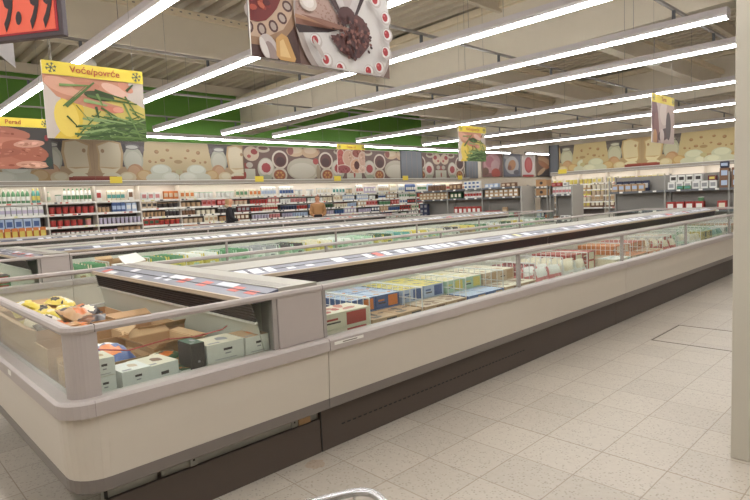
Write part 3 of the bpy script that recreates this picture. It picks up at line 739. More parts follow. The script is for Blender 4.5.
def hang_sign(loc, label, fn, words, h=.8, w=1.04, band=True, split=False, rz=0):
    t = thing('hanging_sign', label, 'hanging sign', loc, rz, None)
    mb = MB(); mb.box(0,0,0,w,.012,h,C(226,220,212)); mb.build('board', t)
    L = []; fn(L)
    if band:
        L.append((P4(0,.66,w,.80),SIGN_Y)); snow(.085,.73,.055,L); snow(w-.075,.73,.055,L)
    mb = MB(); art(mb, L, w, h, 0, .00012); L2 = [(p, m) for p, m in L]
    b = MB(); art(b, L2, w, h, .012, .00012, side=1); mb.build('printed_picture', t); b.build('printed_picture', t)
    if words: text(words, .095, RED, 'lettering', t, (w/2,-.006-len(L)*.00012,.70), bold=.0012)
    for x in (.1, w-.1):
        mb = MB(); mb.tube([(x,.006,h),(x,.006,h+.03)],.006,STRUT,5); mb.tube([(x,.006,h+.02),(x,.006,roofz(loc[1])-loc[2]-.01)],.0022,STRUT,4); mb.build('hanging_wire', t)
    return t
hang_sign((1.685,6.63,2.25),'yellow topped hanging sign with a hand and green beans, nearest of its kind',beans,'Voće/povrće')
hang_sign((1.63,10.33,2.19),'yellow topped hanging sign with raw poultry pieces at the left edge',poultry,'Perad')
hang_sign((10.29,7.87,2.25),'smaller looking green bean sign hanging before the grey pillar',beans,'Voće/povrće')
hang_sign((10.2,12.0,2.25),'yellow topped hanging sign with pastries, in front of the berry bowl mural',pastry,'Testa i sl.')
hang_sign((9.78,3.53,2.2),'narrow looking yellow topped hanging sign with biscuits before the right wall mural',cookies,'Torte')
hang_sign((1.67,2.62,2.24),'big hanging picture of a white cake with red berries and chocolate crumbs',cake,None,band=False)
# price board upper left
p0 = Vector((.395*1.0,1.95,0))
t = thing('price_sign','orange price board with black numerals in a dark frame, upper left corner','price sign',(0.035,2.665,2.03),math.atan2(-.18,.145)+.0,None)
t.location = (.150,2.261,1.95); t.rotation_euler = (0,0,math.atan2(-.813,.582))
mb = MB(); mb.box(.27,0,0,.62,.02,.25,mat('sign_frame',(84,72,76),.5),bev=.002); mb.build('frame', t)
mb = MB(); mb.box(.285,-.002,.014,.606,.0,.238,mat('price_red',(190,50,60),.5)); mb.box(.288,-.0032,.019,.599,-.0018,.234,mat('price_orange',(255,112,84),.5,emit=0)); mb.build('price_card', t)
INK = mat('price_ink',(58,44,46),.6)
for cx in (.36,.403,.446,.531,.573)[1:]: text('9', .205, INK, 'numeral', t, (cx,-.0045,.032), xs=.36, shear=.28, bold=.0045)
mb = MB(); mb.add([(p[0],-.0045,p[1]) for p in ell(.484,.058,.0095,.019,-.1,14)],[list(range(14))],INK); mb.build('decimal_point', t)
for x in (.34,.54):
    mb = MB(); mb.tube([(x,.01,.25),(x,.01,3.6)],.004,STRUT,5); mb.build('hanging_wire', t)
t = thing('paper_pennant','pale grey pointed card hanging under the orange price board','card',(.3835,2.25,1.954),0,None)
mb = MB(); mb.add([(-.15,0,.24),(.11,0,.24),(.11,0,.0),(-.04,0,.13),(-.15,0,.21),(-.15,.003,.24),(.11,.003,.24),(.11,.003,.0),(-.04,.003,.13),(-.15,.003,.21)],
   [(0,4,3,2,1),(5,6,7,8,9),(0,1,6,5),(1,2,7,6),(2,3,8,7),(3,4,9,8),(4,0,5,9)], C(206,202,200)); mb.build('card', t)
mb = MB(); mb.lathe([(.014,0),(.014,.03)],.0,-.004,BLACKP,10,.16); mb.build('clip', t)
mb = MB(); mb.tube([(.05,.0015,.235),(.05,.0015,3.55)],.003,STRUT,5); mb.build('hanging_wire', t)
# ------------------------------------------------------------------ goods
NAME = {'white':(232,232,226),'cream':(228,218,190),'red':(186,52,44),'pink':(214,132,132),'orange':(222,122,50),'yellow':(222,200,84),'green':(84,140,92),
 'dark green':(44,84,52),'pale green':(168,204,170),'blue':(66,96,156),'pale blue':(170,190,220),'navy':(44,50,84),'lilac':(190,180,206),'brown':(128,86,58),
 'tan':(188,150,108),'beige':(206,182,150),'grey':(150,150,152),'mint':(228,225,214),'dark':(58,50,48),'teal':(80,160,150),'rust':(206,116,56),'maroon':(120,40,44)}
def K(c): return C(*NAME[c])
PROTO = {}
def item_mesh(kind, a, b, h):
    key = (kind, a, b, round(h, 3))
    if key in PROTO: return PROTO[key]
    A, B = K(a), K(b); mb = MB(); parts = []
    if kind == 'bottle':
        mb.lathe([(.034,0),(.037,.01),(.037,h*.62),(.03,h*.74),(.015,h*.86),(.014,h*.9)],0,0,A,9)
        c = MB().lathe([(.017,h*.88),(.017,h*.99),(.012,h)],0,0,B,8); l = MB().lathe([(.0378,h*.2),(.0378,h*.5)],0,0,B,9); parts = [('cap', c), ('paper_label', l)]
    elif kind == 'cup':
        mb.lathe([(.032,0),(.040,h*.93)],0,0,A,10)
        c = MB().lathe([(.043,h*.93),(.043,h),(.03,h)],0,0,B,10); parts = [('lid', c)]
    elif kind == 'jar':
        mb.lathe([(.036,0),(.040,.01),(.040,h*.75),(.032,h*.82)],0,0,A,10); c = MB().lathe([(.036,h*.82),(.036,h),(.03,h)],0,0,B,10); parts = [('lid', c)]
    elif kind == 'carton':
        mb.box(-.045,-.035,0,.045,.035,h*.85,A); mb.prism([(-.035,h*.85),(.035,h*.85),(.004,h),(-.004,h)],-.045,.045,'x',A)
        c = MB().box(-.0455,-.0358,h*.25,.0455,-.035,h*.6,B); parts = [('printed_panel', c)]
    elif kind == 'packet':
        mb.box(-.06,-.03,0,.06,.03,h,A,bev=.008); c = MB().box(-.045,-.0312,h*.3,.045,-.029,h*.75,B,bev=.0005); parts = [('printed_panel', c)]
    elif kind == 'box':
        mb.box(-.075,-.06,0,.075,.06,h,A,bev=.003); c = MB().box(-.05,-.0612,h*.25,.05,-.059,h*.75,B,bev=.0005); parts = [('printed_panel', c)]
    elif kind == 'tub':
        mb.lathe([(.05,0),(.060,h*.9)],0,0,A,12); c = MB().lathe([(.063,h*.9),(.063,h),(.05,h)],0,0,B,12); parts = [('lid', c)]
    m = (mb.mesh(kind), [(n, p.mesh(n)) for n, p in parts]); PROTO[key] = m
    return m
WID = {'bottle':.085,'cup':.095,'jar':.09,'carton':.10,'packet':.13,'box':.165,'tub':.135}
NM = {'bottle':'bottle','cup':'yoghurt_cup','jar':'jar','carton':'drink_carton','packet':'food_packet','box':'food_box','tub':'food_tub'}
NM2 = {'bottle':'bottle','cup':'cup','jar':'jar','carton':'carton','packet':'packet','box':'box','tub':'tub'}
def place(kind, a, b, h, loc, rz, label, group, parts=True, sc=1, tall=False):
    m, ps = item_mesh(kind, a, b, h)
    o = bpy.data.objects.new(NM[kind], m); COL.objects.link(o); o.location = loc; o.rotation_euler = (0,0,rz); o.scale = (sc,sc,sc)
    tag(o, label, NM2[kind], group)
    if tall and kind in ('bottle','carton') and sc > 1: o.scale = (sc, sc, sc*1.12)
    if tall and kind in ('cup','jar','tub','packet'): o.scale = (sc, sc, sc*1.3)
    if parts:
        for n, pm in ps:
            p = bpy.data.objects.new(n, pm); COL.objects.link(p); p.parent = o
    return o
ORD = ['first','second','third','fourth','fifth','sixth','seventh','eighth','ninth','tenth','eleventh','twelfth','thirteenth','fourteenth','fifteenth','sixteenth']
def shelf_fill(org, rz, w, z, depth_y, blocks, where, Hn=1, sc=1.0):
    """blocks: list of (kind, colour, colour2, height, share)"""
    sc *= 1.22; tot = sum(b[4] for b in blocks); x = .03; ct, st = math.cos(rz), math.sin(rz); R = random.Random(int(z*1000)+int(org[0]*77)+int(org[1]*31))
    for kind, a, b, h, sh in blocks:
        x1 = x+(w-.06)*sh/tot; wd = WID[kind]*sc; xx = x+wd/2
        lb = '%s %s with %s, %s' % (a, NM2[kind], b, where)
        while xx < x1-wd*.4:
            for s in range(Hn if kind in ('box','packet','carton','tub') and h < .17 else 1):
                y = depth_y+R.uniform(0, .012)
                place(kind, a, b, h, (org[0]+ct*xx-st*y, org[1]+st*xx+ct*y, org[2]+z+.0015+s*(h*sc+.001)), rz, lb, lb[:-0] if 0 else '%s %ss %s' % (a, NM2[kind], where), True, sc, True)
            xx += wd+.004
        x = x1
# ------------------------------------------------------------------ wall coolers
BW = 1.25
SH4 = [(1.77,.13),(1.44,.09),(1.10,.05),(.80,.0)]
SH5 = [(1.76,.13),(1.50,.10),(1.24,.07),(.98,.03),(.72,.0)]
def cooler_bay(loc, rz, shelves, label, div=True, tags=(0,), seed=0):
    t = thing('wall_cooler', label, 'cooler', loc, rz, None); R = random.Random(seed)
    def P(n, mb, p=t): return mb.build(n, p)
    w = BW-.004
    mb = MB(); mb.box(0,.46,.35,w,.50,1.69,COOLD); mb.box(0,.46,1.69,w,.50,2.27,COOLW); P('back_panel', mb)  # lower back coloured darker to paint in the shelf shade
    mb = MB(); mb.prism([(.06,0),(.06,.10),(-.02,.2),(-.02,.40),(.0,.44),(.05,.38),(.46,.38),(.46,0)],0,w,'x',COOLW); P('base', mb)
    mb = MB(); mb.prism([(.0,2.195),(-.02,2.21),(-.02,2.335),(.0,2.35),(.50,2.35),(.50,2.27),(.03,2.27),(.03,2.195)],0,w,'x',CANO); c = P('canopy', mb)
    mb = MB(); mb.box(0,-.024,2.338,w,.0,2.352,WHITE); mb.box(0,-.022,2.235,w,-.0205,2.243,WHITE); P('canopy_edge', mb, c)
    mb = MB(); mb.box(.04,.06,2.235,w-.04,.10,2.25,CLAMP); P('lamp_strip', mb, c)
    for k, (z, y0) in enumerate(shelves):
        mb = MB(); mb.box(.0,y0,z-.022,w,.46,z,COOLW); s = P('shelf', mb)
        mb = MB(); mb.box(.0,y0-.012,z-.05,w,y0,z+.012,WHITE); P('price_rail', mb, s)
        n = 9; 
        for i in range(n):
            if R.random() < .62:
                xx = .05+i*w/n; m = R.choices((C(226,110,96),C(70,70,78),C(236,230,150),C(245,245,242)),tags if len(tags) == 4 else (2,3,1,4))[0]
                mb = MB(); mb.box(xx,y0-.015,z-.036,xx+R.choice((.05,.07,.1)),y0-.0115,z+.004,m); P('price_tag', mb, s)
    if div:
        for x in (0, w-.012):
            mb = MB(); mb.prism([(.0,.40),(.12,2.2),(.46,2.2),(.46,.40)],x,x+.012,'x',COOLW); P('side_divider', mb)
    return t
CY = 16.92; CX0 = 2.90
def b_(k, a, b, h, s): return (k, a, b, h, s)
BAYS = {
0: [[b_('bottle','green','white',.27,3),b_('bottle','teal','yellow',.28,1)],[b_('carton','white','lilac',.19,1)],[b_('box','pale blue','blue',.22,1)],[b_('packet','orange','yellow',.21,1)]],
1: [[b_('bottle','cream','pale green',.22,1),b_('tub','white','green',.13,1),b_('bottle','white','green',.27,4)],[b_('tub','red','maroon',.13,1)],[b_('tub','red','brown',.12,3),b_('tub','pink','yellow',.12,1)],[b_('cup','white','red',.10,1)]],
2: [[b_('packet','white','red',.2,1),b_('carton','cream','teal',.22,2),b_('packet','white','brown',.2,1)],[b_('jar','tan','dark',.12,2),b_('carton','blue','pale blue',.22,2),b_('packet','pale blue','white',.16,2)],[b_('cup','lilac','white',.12,1)],[b_('cup','lilac','pink',.1,2),b_('tub','tan','brown',.13,3)]],
}
PALS = [
 [[('box','white','pink'),('packet','orange','beige')],[('packet','beige','dark'),('tub','dark','tan')],[('cup','tan','brown'),('jar','dark','white')],[('packet','red','dark green'),('tub','red','orange')],[('packet','dark green','maroon'),('packet','dark','green')]],
 [[('packet','cream','orange'),('tub','white','pale green')],[('tub','tan','dark'),('packet','pink','red')],[('jar','brown','white'),('tub','cream','dark')],[('tub','beige','brown'),('packet','cream','tan')],[('packet','orange','tan'),('packet','maroon','beige')]],
 [[('tub','white','pale green'),('packet','cream','green')],[('packet','red','pink'),('tub','beige','red')],[('jar','dark','white'),('packet','maroon','grey')],[('tub','tan','orange'),('packet','brown','cream')],[('packet','dark','tan'),('packet','beige','maroon')]],
 [[('packet','cream','orange'),('carton','white','pale blue')],[('cup','red','pink'),('packet','pink','cream')],[('cup','red','white'),('bottle','cream','red')],[('cup','lilac','white'),('cup','pink','white')],[('packet','maroon','white'),('tub','cream','yellow')]],
 [[('carton','white','blue'),('tub','white','pale blue')],[('cup','white','pale blue'),('cup','pink','white')],[('cup','navy','pale blue'),('cup','red','white')],[('cup','lilac','blue'),('cup','pale blue','grey')],[('tub','beige','white'),('cup','white','lilac')]],
 [[('tub','white','pale blue'),('packet','white','cream')],[('cup','white','green'),('cup','cream','beige')],[('cup','blue','white'),('cup','dark green','white')],[('cup','navy','lilac'),('cup','lilac','grey')],[('cup','teal','navy'),('packet','navy','teal')]],
 [[('packet','white','teal'),('tub','beige','teal')],[('packet','cream','beige'),('carton','pale blue','white')],[('cup','cream','red'),('cup','pale blue','white')],[('cup','blue','teal'),('packet','lilac','white')],[('packet','red','orange'),('packet','pink','red')]],
 [[('carton','white','pink'),('packet','lilac','white')],[('carton','pale blue','white'),('tub','white','grey')],[('packet','beige','white'),('packet','pink','red')],[('cup','lilac','navy'),('packet','navy','white')],[('tub','red','white'),('cup','blue','white')]],
 [[('carton','white','beige'),('carton','cream','white')],[('bottle','white','blue'),('packet','beige','white')],[('tub','green','white'),('packet','red','pink')],[('packet','tan','beige'),('cup','blue','white')],[('packet','navy','red'),('tub','grey','white')]],
 [[('carton','white','pale blue'),('carton','blue','white')],[('packet','white','green'),('bottle','cream','green')],[('packet','white','blue'),('packet','dark','red')],[('packet','red','dark'),('packet','cream','green')],[('tub','white','green'),('packet','grey','white')]],
 [[('carton','white','green'),('carton','pale blue','blue')],[('packet','red','orange'),('packet','green','yellow')],[('box','red','pink'),('packet','green','cream')],[('box','red','maroon'),('packet','red','white')],[('packet','red','dark'),('packet','beige','red')]],
 [[('carton','white','teal'),('carton','cream','red')],[('packet','cream','pink'),('packet','white','grey')],[('box','red','beige'),('packet','yellow','green')],[('box','red','white'),('box','blue','white')],[('packet','navy','beige'),('packet','maroon','white')]],
 [[('carton','white','red'),('packet','white','orange')],[('packet','beige','pink'),('packet','tan','cream')],[('box','blue','pale blue'),('packet','navy','white')],[('box','pale blue','navy'),('box','navy','white')],[('packet','navy','lilac'),('packet','grey','navy')]],
]
HT = {'bottle':.2,'cup':.10,'jar':.12,'carton':.2,'packet':.13,'box':.15,'tub':.10}
nb = 16
for i in range(nb):
    x = CX0+i*BW; sh = SH4 if i < 3 else SH5
    cooler_bay((x, CY, 0), 0, sh, 'white wall cooler bay under the back mural, %s from the left' % ORD[i], i < 4, (4,1,1,4) if i < 3 else (1,4,1,4), i)
    for k, (z, y0) in enumerate(sh):
        where = '%s shelf down, %s cooler bay from the left' % (ORD[k], ORD[i])
        if i < 3: blocks = BAYS[i][k]
        else:
            pl = PALS[i-3][k]; blocks = [(q[0], q[1], q[2], (HT[q[0]]*(1.25 if k == 0 else 1)), 1+.5*((i+k+j) % 2)) for j, q in enumerate(pl)]
        shelf_fill((x, CY, 0), 0, BW, z, y0+.06, blocks, where, 1)
# yellow aisle markers on the canopy
for x, lb in ((5.95,'leftmost'),(10.75,'second from the left'),(14.3,'third from the left'),(18.2,'fourth from the left'),(22.1,'rightmost of the back wall')):
    t = thing('aisle_marker','small blank yellow marker card on the cooler canopy, %s' % lb,'marker card',(x-.17,CY-.03,2.27),0,None)
    MB().box(0,-.01,0,.34,-.004,.19,C(236,206,44)).build('card', t); MB().box(.15,-.0045,.0,.19,.03,.03,WHITE).build('bracket', t)
# right wall coolers (front faces -x)
for i in range(7):
    y = 13.0-i*BW
    cooler_bay((RX-.58, y, 0), -PI/2, SH5, 'white wall cooler bay under the right hand mural, %s from its far end' % ORD[i], True, (1,1,1,4), 40+i)
    if i in (0,1,2,3):
        pl = [[('tub','yellow','cream'),('box','cream','yellow')],[('packet','tan','cream'),('tub','cream','tan')],[('packet','yellow','tan'),('tub','beige','yellow')],[('tub','cream','red'),('packet','beige','tan')],[('packet','tan','yellow'),('packet','brown','cream')]]
        for k, (z, y0) in enumerate(SH5):
            blocks = [(q[0],q[1],q[2],HT[q[0]]*1.2,1) for q in (pl[k] if i % 2 else pl[k][::-1])]
            shelf_fill((RX-.58, y, 0), -PI/2, BW, z, y0+.06, blocks, '%s shelf, %s bay of the right wall cooler' % (ORD[k], ORD[i]), 1, 1.15)
t = thing('aisle_marker','small blank yellow marker card at the far end of the right wall canopy','marker card',(RX-.61,12.6,2.27),-PI/2,None)
MB().box(.15,-.0045,.0,.19,.03,.03,WHITE).build('bracket', t)
MB().box(0,-.01,0,.4,-.004,.19,C(236,206,44)).build('card', t)
# ------------------------------------------------------------------ gondola shelving
def gondola(loc, rz, bays, bw, depth, shelves, top, label, side=True, name='gondola_shelf'):
    t = thing(name, label, 'shelving', loc, rz, None); w = bays*bw
    def P(n, mb): return mb.build(n, t)
    mb = MB(); mb.box(0,depth-.03,.1,w,depth,top,SHELFP)
    for b in range(bays):
        for z in (.5,.9,1.2): mb.box(b*bw+.03,depth-.032,z,(b+1)*bw-.03,depth-.0295,z+.004,SHELFG)
    P('back_panel', mb)
    mb = MB(); mb.box(0,.0,0,w,depth-.03,.16,SHELFD); P('base', mb)
    for b in range(bays+1):
        x = b*bw; mb = MB(); mb.box(x-.02,depth-.07,.0,x+.02,depth-.025,top+.03,SHELFG); P('upright', mb)
        mb = MB(); mb.box(x-.018,.0,.0,x+.018,.02,top,SHELFG); P('front_upright', mb)
    for z in shelves:
        for b in range(bays):
            mb = MB(); mb.box(b*bw+.022,0,z-.05,(b+1)*bw-.022,depth-.072,z,SHELFD); mb.box(b*bw+.02,-.012,z-.055,(b+1)*bw-.02,0,z+.004,SHELFD); s = P('shelf', mb)
            for q in (.2,.55,.8):
                mb = MB(); mb.box(b*bw+bw*q,-.016,z-.045,b*bw+bw*q+.09,-.0125,z,WHITE); mb.build('price_tag', s)
    if side:
        mb = MB(); mb.box(w+.02,.0,0,w+.04,depth+.25,top,mat('side_panel_grey',(178,174,166),.5)); P('side_panel', mb)
    return t
def G(org, x0, x1, z, y, kind, a, b, h, sc, n_high, label):
    """row of goods on a gondola facing -x, placed between local x0..x1"""
    wd = WID[kind]*sc; x = x0+wd/2
    while x < x1-wd*.35:
        for s in range(n_high):
            place(kind, a, b, h, (org[0]+y, org[1]-x, z+.0015+s*(h*sc+.001)), -PI/2, label, label, True, sc)
        x += wd+.006
ga = (16.0, 14.34, 0); BWG = 1.51
gondola(ga, -PI/2, 3, BWG, .48, (1.38, .70, 1.70), 1.70, 'grey metal shelving block with three bays behind the middle island')
G(ga,.1,1.45,1.38,.15,'box','tan','cream',.12,1.0,2,'tan box with cream print on the upper shelf, left bay of the three bay block')
G(ga,.45,1.4,1.70,.2,'jar','brown','grey',.17,1.3,1,'brown jar standing on top of the three bay block, left bay')
G(ga,.1,.62,.70,.15,'box','navy','grey',.15,1.15,3,'navy box in the dark stack at the left end of the three bay block')
G(ga,1.58,2.2,1.38,.15,'box','dark green','cream',.22,1.0,1,'dark green box with cream print, left part of middle bay')
G(ga,2.2,2.95,1.38,.15,'carton','white','red',.215,1.2,1,'white carton with red print on the shelf of the middle bay')
G(ga,2.2,2.98,1.70,.15,'box','white','blue',.13,1.0,2,'white and blue box stacked on top of the middle bay')
G(ga,1.55,2.1,1.70,.15,'box','brown','tan',.2,1.0,1,'brown box on top of the middle bay, left of the blue and white boxes')
G(ga,1.56,2.95,.70,.12,'box','red','maroon',.10,1.0,1,'flat red box in the bottom layer of the middle bay')
G(ga,1.75,2.9,.70+.103,.13,'box','red','white',.24,1.15,1,'tall red box with white print standing in the middle bay')
G(ga,3.08,4.45,1.38,.15,'box','tan','white',.112,1.1,2,'tan box with white label, right bay of the three bay block')
G(ga,3.08,3.7,1.70,.15,'box','pale blue','white',.12,1.1,1,'pale blue box on top of the right bay')
G(ga,3.74,4.4,1.70,.15,'box','brown','beige',.12,1.1,1,'brown box with beige print on top of the right bay')
G(ga,3.08,3.7,.70,.12,'box','red','dark',.2,1.1,1,'red box with dark print at the left of the right bay')
G(ga,3.75,3.95,.70,.14,'packet','tan','beige',.22,1.5,1,'crumpled tan bag on the lower shelf of the right bay')
G(ga,4.0,4.2,.70,.14,'packet','green','pale green',.14,1.4,1,'small green packet on the lower shelf of the right bay')
G(ga,4.2,4.48,.70,.14,'box','maroon','red',.16,1.1,1,'maroon box at the right end of the lower shelf')
gb = (16.75, 9.76, 0)
gondola(gb, -PI/2, 1, .46, .48, (1.66,1.36,.62), 1.70, 'narrow end shelf unit with cardboard boxes beside the three bay block', False, 'end_shelf')
for z, lb in ((1.662,'open cardboard tray on top of the narrow end shelf'),(1.362,'cardboard box with a dark round mark on the narrow end shelf')):
    t = thing('cardboard_box', lb, 'box', (gb[0]+.05, gb[1]-.04, z), -PI/2)
    mb = MB(); mb.box(0,0,0,.38,.3,.012,CARDB)
    for a in ((0,0,.38,.012),(0,.288,.38,.3),(0,.012,.012,.288),(.368,.012,.38,.288)): mb.box(a[0],a[1],.012,a[2],a[3],.2,CARDB)
    mb.build('body', t); MB().add([(.19+.06*math.cos(i*.5236),-.001,.11+.05*math.sin(i*.5236)) for i in range(12)],[list(range(12))],K('dark')).build('printed_mark', t)
    mb = MB(); mb.add([(0,0,.2),(.38,0,.2),(.38,-.05,.22),(0,-.05,.22),(0,.002,.203),(.38,.002,.203),(.38,-.05,.224),(0,-.05,.224)],[(0,1,2,3),(7,6,5,4),(0,3,7,4),(1,5,6,2),(2,6,7,3)],CARDB2); mb.build('flap', t)
G(gb,.04,.20,.62,.1,'box','pale blue','white',.28,.95,1,'pale blue pack at the left of the narrow end shelf')
G(gb,.20,.34,.62,.1,'box','navy','white',.30,.8,1,'navy pack in the middle of the narrow end shelf')
G(gb,.33,.44,.62,.1,'box','red','orange',.16,.7,1,'red pack at the right of the narrow end shelf')
gc = (16.75, 9.2, 0)
gondola(gc, -PI/2, 1, .74, .48, (1.38,.56), 1.66, 'grey shelf unit with pink and white boxes, empty lower space')
G(gc,.05,.7,1.38,.12,'carton','white','pink',.22,1.05,1,'white carton with pink print in the grey unit, lower row')
G(gc,.03,.4,1.635,.12,'box','red','pink',.12,1.0,1,'red and pink box stacked on the white and pink cartons')
G(gc,.42,.72,1.635,.12,'box','white','grey',.12,1.0,1,'white and grey box stacked on the white and pink cartons')
G(gc,.08,.3,.56,.1,'box','brown','tan',.12,1.0,1,'brown box low in the grey unit with pink boxes')
G(gc,.32,.7,.56,.1,'box','white','dark',.14,1.0,1,'white and dark box low in the grey unit with pink boxes')
gd = (16.0, 6.94, 0)
gondola(gd, -PI/2, 3, 1.49, .48, (1.38,.84), 1.78, 'grey metal shelving behind the right end of the front island', False)
G(gd,.05,1.1,1.38,.1,'packet','tan','pale blue',.15,1.35,1,'tan packet with pale blue print, left bay by the dark blue ones')
G(gd,.1,1.2,1.62,.16,'packet','navy','white',.10,1.2,1,'navy packet in the row above the tan packets') if 0 else None
G(gd,.10,1.15,1.38,.28,'packet','navy','white',.21,1.35,1,'tall navy packet in the row behind the tan packets')
G(gd,1.55,2.75,1.38,.1,'box','white','grey',.17,1.15,1,'white box with grey print in the lower row of the white stack')
G(gd,1.6,2.4,1.38+.198,.1,'box','white','dark',.15,1.15,1,'white box with dark print in the upper row of the white stack')
G(gd,1.78,2.25,1.38,.03,'packet','green','teal',.07,1.3,1,'flat green packet in front of the white box stack')
G(gd,2.5,2.74,1.38+.198,.1,'box','maroon','yellow',.1,1.2,1,'maroon box on the white stack beside the brown boxes')
G(gd,2.76,2.97,1.38,.1,'box','brown','pale blue',.18,1.35,2,'brown box with pale blue picture at the right end of the middle bay')
G(gd,3.02,3.9,1.38,.1,'box','brown','pale blue',.18,1.35,2,'brown box with pale blue picture, partly behind the column')
G(gd,2.76,2.97,1.38+.49,.1,'packet','navy','pale blue',.1,1.6,1,'navy packet lying topmost on the brown boxes')
G(gd,1.52,2.5,.84,.08,'box','red','white',.16,1.35,1,'red box with white print in the row of four on the lower shelf')
G(gd,2.26,2.45,.84+.218,.08,'tub','green','white',.09,1.2,1,'green tub on top of the red boxes, lower shelf')
G(gd,2.72,2.95,.84,.08,'box','red','cream',.16,1.35,1,'red box standing alone at the right of the lower shelf')
# ------------------------------------------------------------------ frozen goods
def part_copy(parent, n, me):
    p = bpy.data.objects.new(n, me); COL.objects.link(p); p.parent = parent; return p
FB = {}
def frozen_box(loc, sx, sy, h, side, top, pic, label, group=None, rz=0, style=0, tilt=0):
    key = (sx, sy, h, side, top, pic, style)
    if key not in FB:
        S, T, Q = K(side), K(top), K(pic); mb = MB()
        mb.box(-sx/2,-sy/2,0,sx/2,sy/2,h,S,{'+z':T},bev=0)
        a = MB(); e = .0008
        if style == 0:      # picture block on the front and top
            a.box(sx*.02,-sy/2-e,h*.1,sx*.42,-sy/2,h*.9,Q); a.box(-sx*.4,-sy/2-e,h*.35,-sx*.1,-sy/2,h*.45,K('dark')); a.box(-sx*.4,-sy/2-e,h*.55,-sx*.15,-sy/2,h*.68,Q)
            mx_ = lambda f: C(*[int(NAME[top][i]*(1-f)+NAME[pic][i]*f) for i in range(3)])
            b = MB(); rr = random.Random(len(FB))
            for q in range(7):
                ex, ey = sx*rr.uniform(-.32,.32), sy*rr.uniform(-.32,.32)
                b.add([(p[0],p[1],h+.0006+.0003*q) for p in ell(ex,ey,sx*rr.uniform(.06,.16),sy*rr.uniform(.05,.15),rr.random()*3,9,.4,q)],[list(range(9))],mx_(rr.choice((.35,.6,.9))))
        elif style == 1:    # plain pale carton with small print
            a.box(-sx*.06,-sy/2-e,h*.55,sx*.18,-sy/2,h*.68,K('dark')); a.box(-sx*.02,-sy/2-e,h*.35,sx*.14,-sy/2,h*.42,K('grey')); a.box(-sx*.3,-sy/2-e,h*.1,sx*.3,-sy/2,h*.13,K('grey'))
            b = MB(); b.add([(p[0],p[1],h+.0012) for p in ell(sx*.1,0,sx*.17,sy*.2,0,12,.35,3)],[list(range(12))],Q); b.box(-sx*.4,-sy*.4,h,-sx*.1,-sy*.3,h+.001,K('grey'))
        else:               # barcode style side
            a.box(-sx*.4,-sy/2-e,h*.15,-sx*.05,-sy/2,h*.75,K('grey')); a.box(sx*.05,-sy/2-e,h*.35,sx*.42,-sy/2,h*.75,K('dark')); a.box(sx*.07,-sy/2-e*1.5,h*.5,sx*.4,-sy/2,h*.58,S)
            b = MB(); b.box(-sx*.3,-sy*.3,h,sx*.3,sy*.3,h+.001,Q)
        FB[key] = (mb.mesh('frozen_food_box'), a.mesh('printed_panel'), b.mesh('printed_lid'))
    m, a, b = FB[key]
    o = bpy.data.objects.new('frozen_food_box', m); COL.objects.link(o); o.location = loc; o.rotation_euler = (tilt,0,rz)
    tag(o, label, 'box', group); part_copy(o, 'printed_panel', a); part_copy(o, 'printed_lid', b); return o
BG = {}
def film(rgb):
    return mat('film_%d_%d_%d' % rgb, rgb, .28, noise=.1, nscale=25, spec=.6, bump=.25)
def bag(loc, sx, sy, t, base, pic, label, group=None, rot=(0,0,0), sub='cream', seed=0):
    key = (sx, sy, t, base, pic, sub, seed % 4)
    if key not in BG:
        R = random.Random(seed % 4+3); n, m = 13, 11; vs = []; fs = []; ms = []
        B, Q, S = film(NAME[base]), film(NAME[pic]), film(NAME[sub])
        mb = MB()
        for sgn in (1, -1):
            off = len(vs)
            for i in range(n):
                for j in range(m):
                    u, v = -1+2*i/(n-1), -1+2*j/(m-1)
                    k = (1-abs(u)**4)*(1-abs(v)**3)
                    z = t/2*k*(1+R.uniform(-.22,.22))+(.004*math.sin(v*9) if abs(u) > .8 else 0)
                    vs.append((u*sx/2*(1-.05*abs(v)**2), v*sy/2*(1-.06*abs(u)), sgn*z+t/2))
            for i in range(n-1):
                for j in range(m-1):
                    a = off+i*m+j; f = (a, a+m, a+m+1, a+1) if sgn > 0 else (a+1, a+m+1, a+m, a)
                    du, dv = (i-(n-2)/2)/(n/2), (j-(m-2)/2)/(m/2)
                    r = math.hypot(du*1.3, dv*1.3+.2)
                    mm = Q if r < .55 else (S if (dv > .45 and abs(du) < .7) else B)
                    fs.append((f, mm))
        me = bpy.data.meshes.new('frozen_food_bag'); me.from_pydata(vs, [], [f for f, _ in fs])
        mats = [B, Q, S]
        for x in mats: me.materials.append(x)
        me.polygons.foreach_set('material_index', [mats.index(x) for _, x in fs]); me.polygons.foreach_set('use_smooth', [True]*len(fs)); me.update()
        BG[key] = me
    o = bpy.data.objects.new('frozen_food_bag', BG[key]); COL.objects.link(o); o.location = loc; o.rotation_euler = rot
    return tag(o, label, 'bag', group)
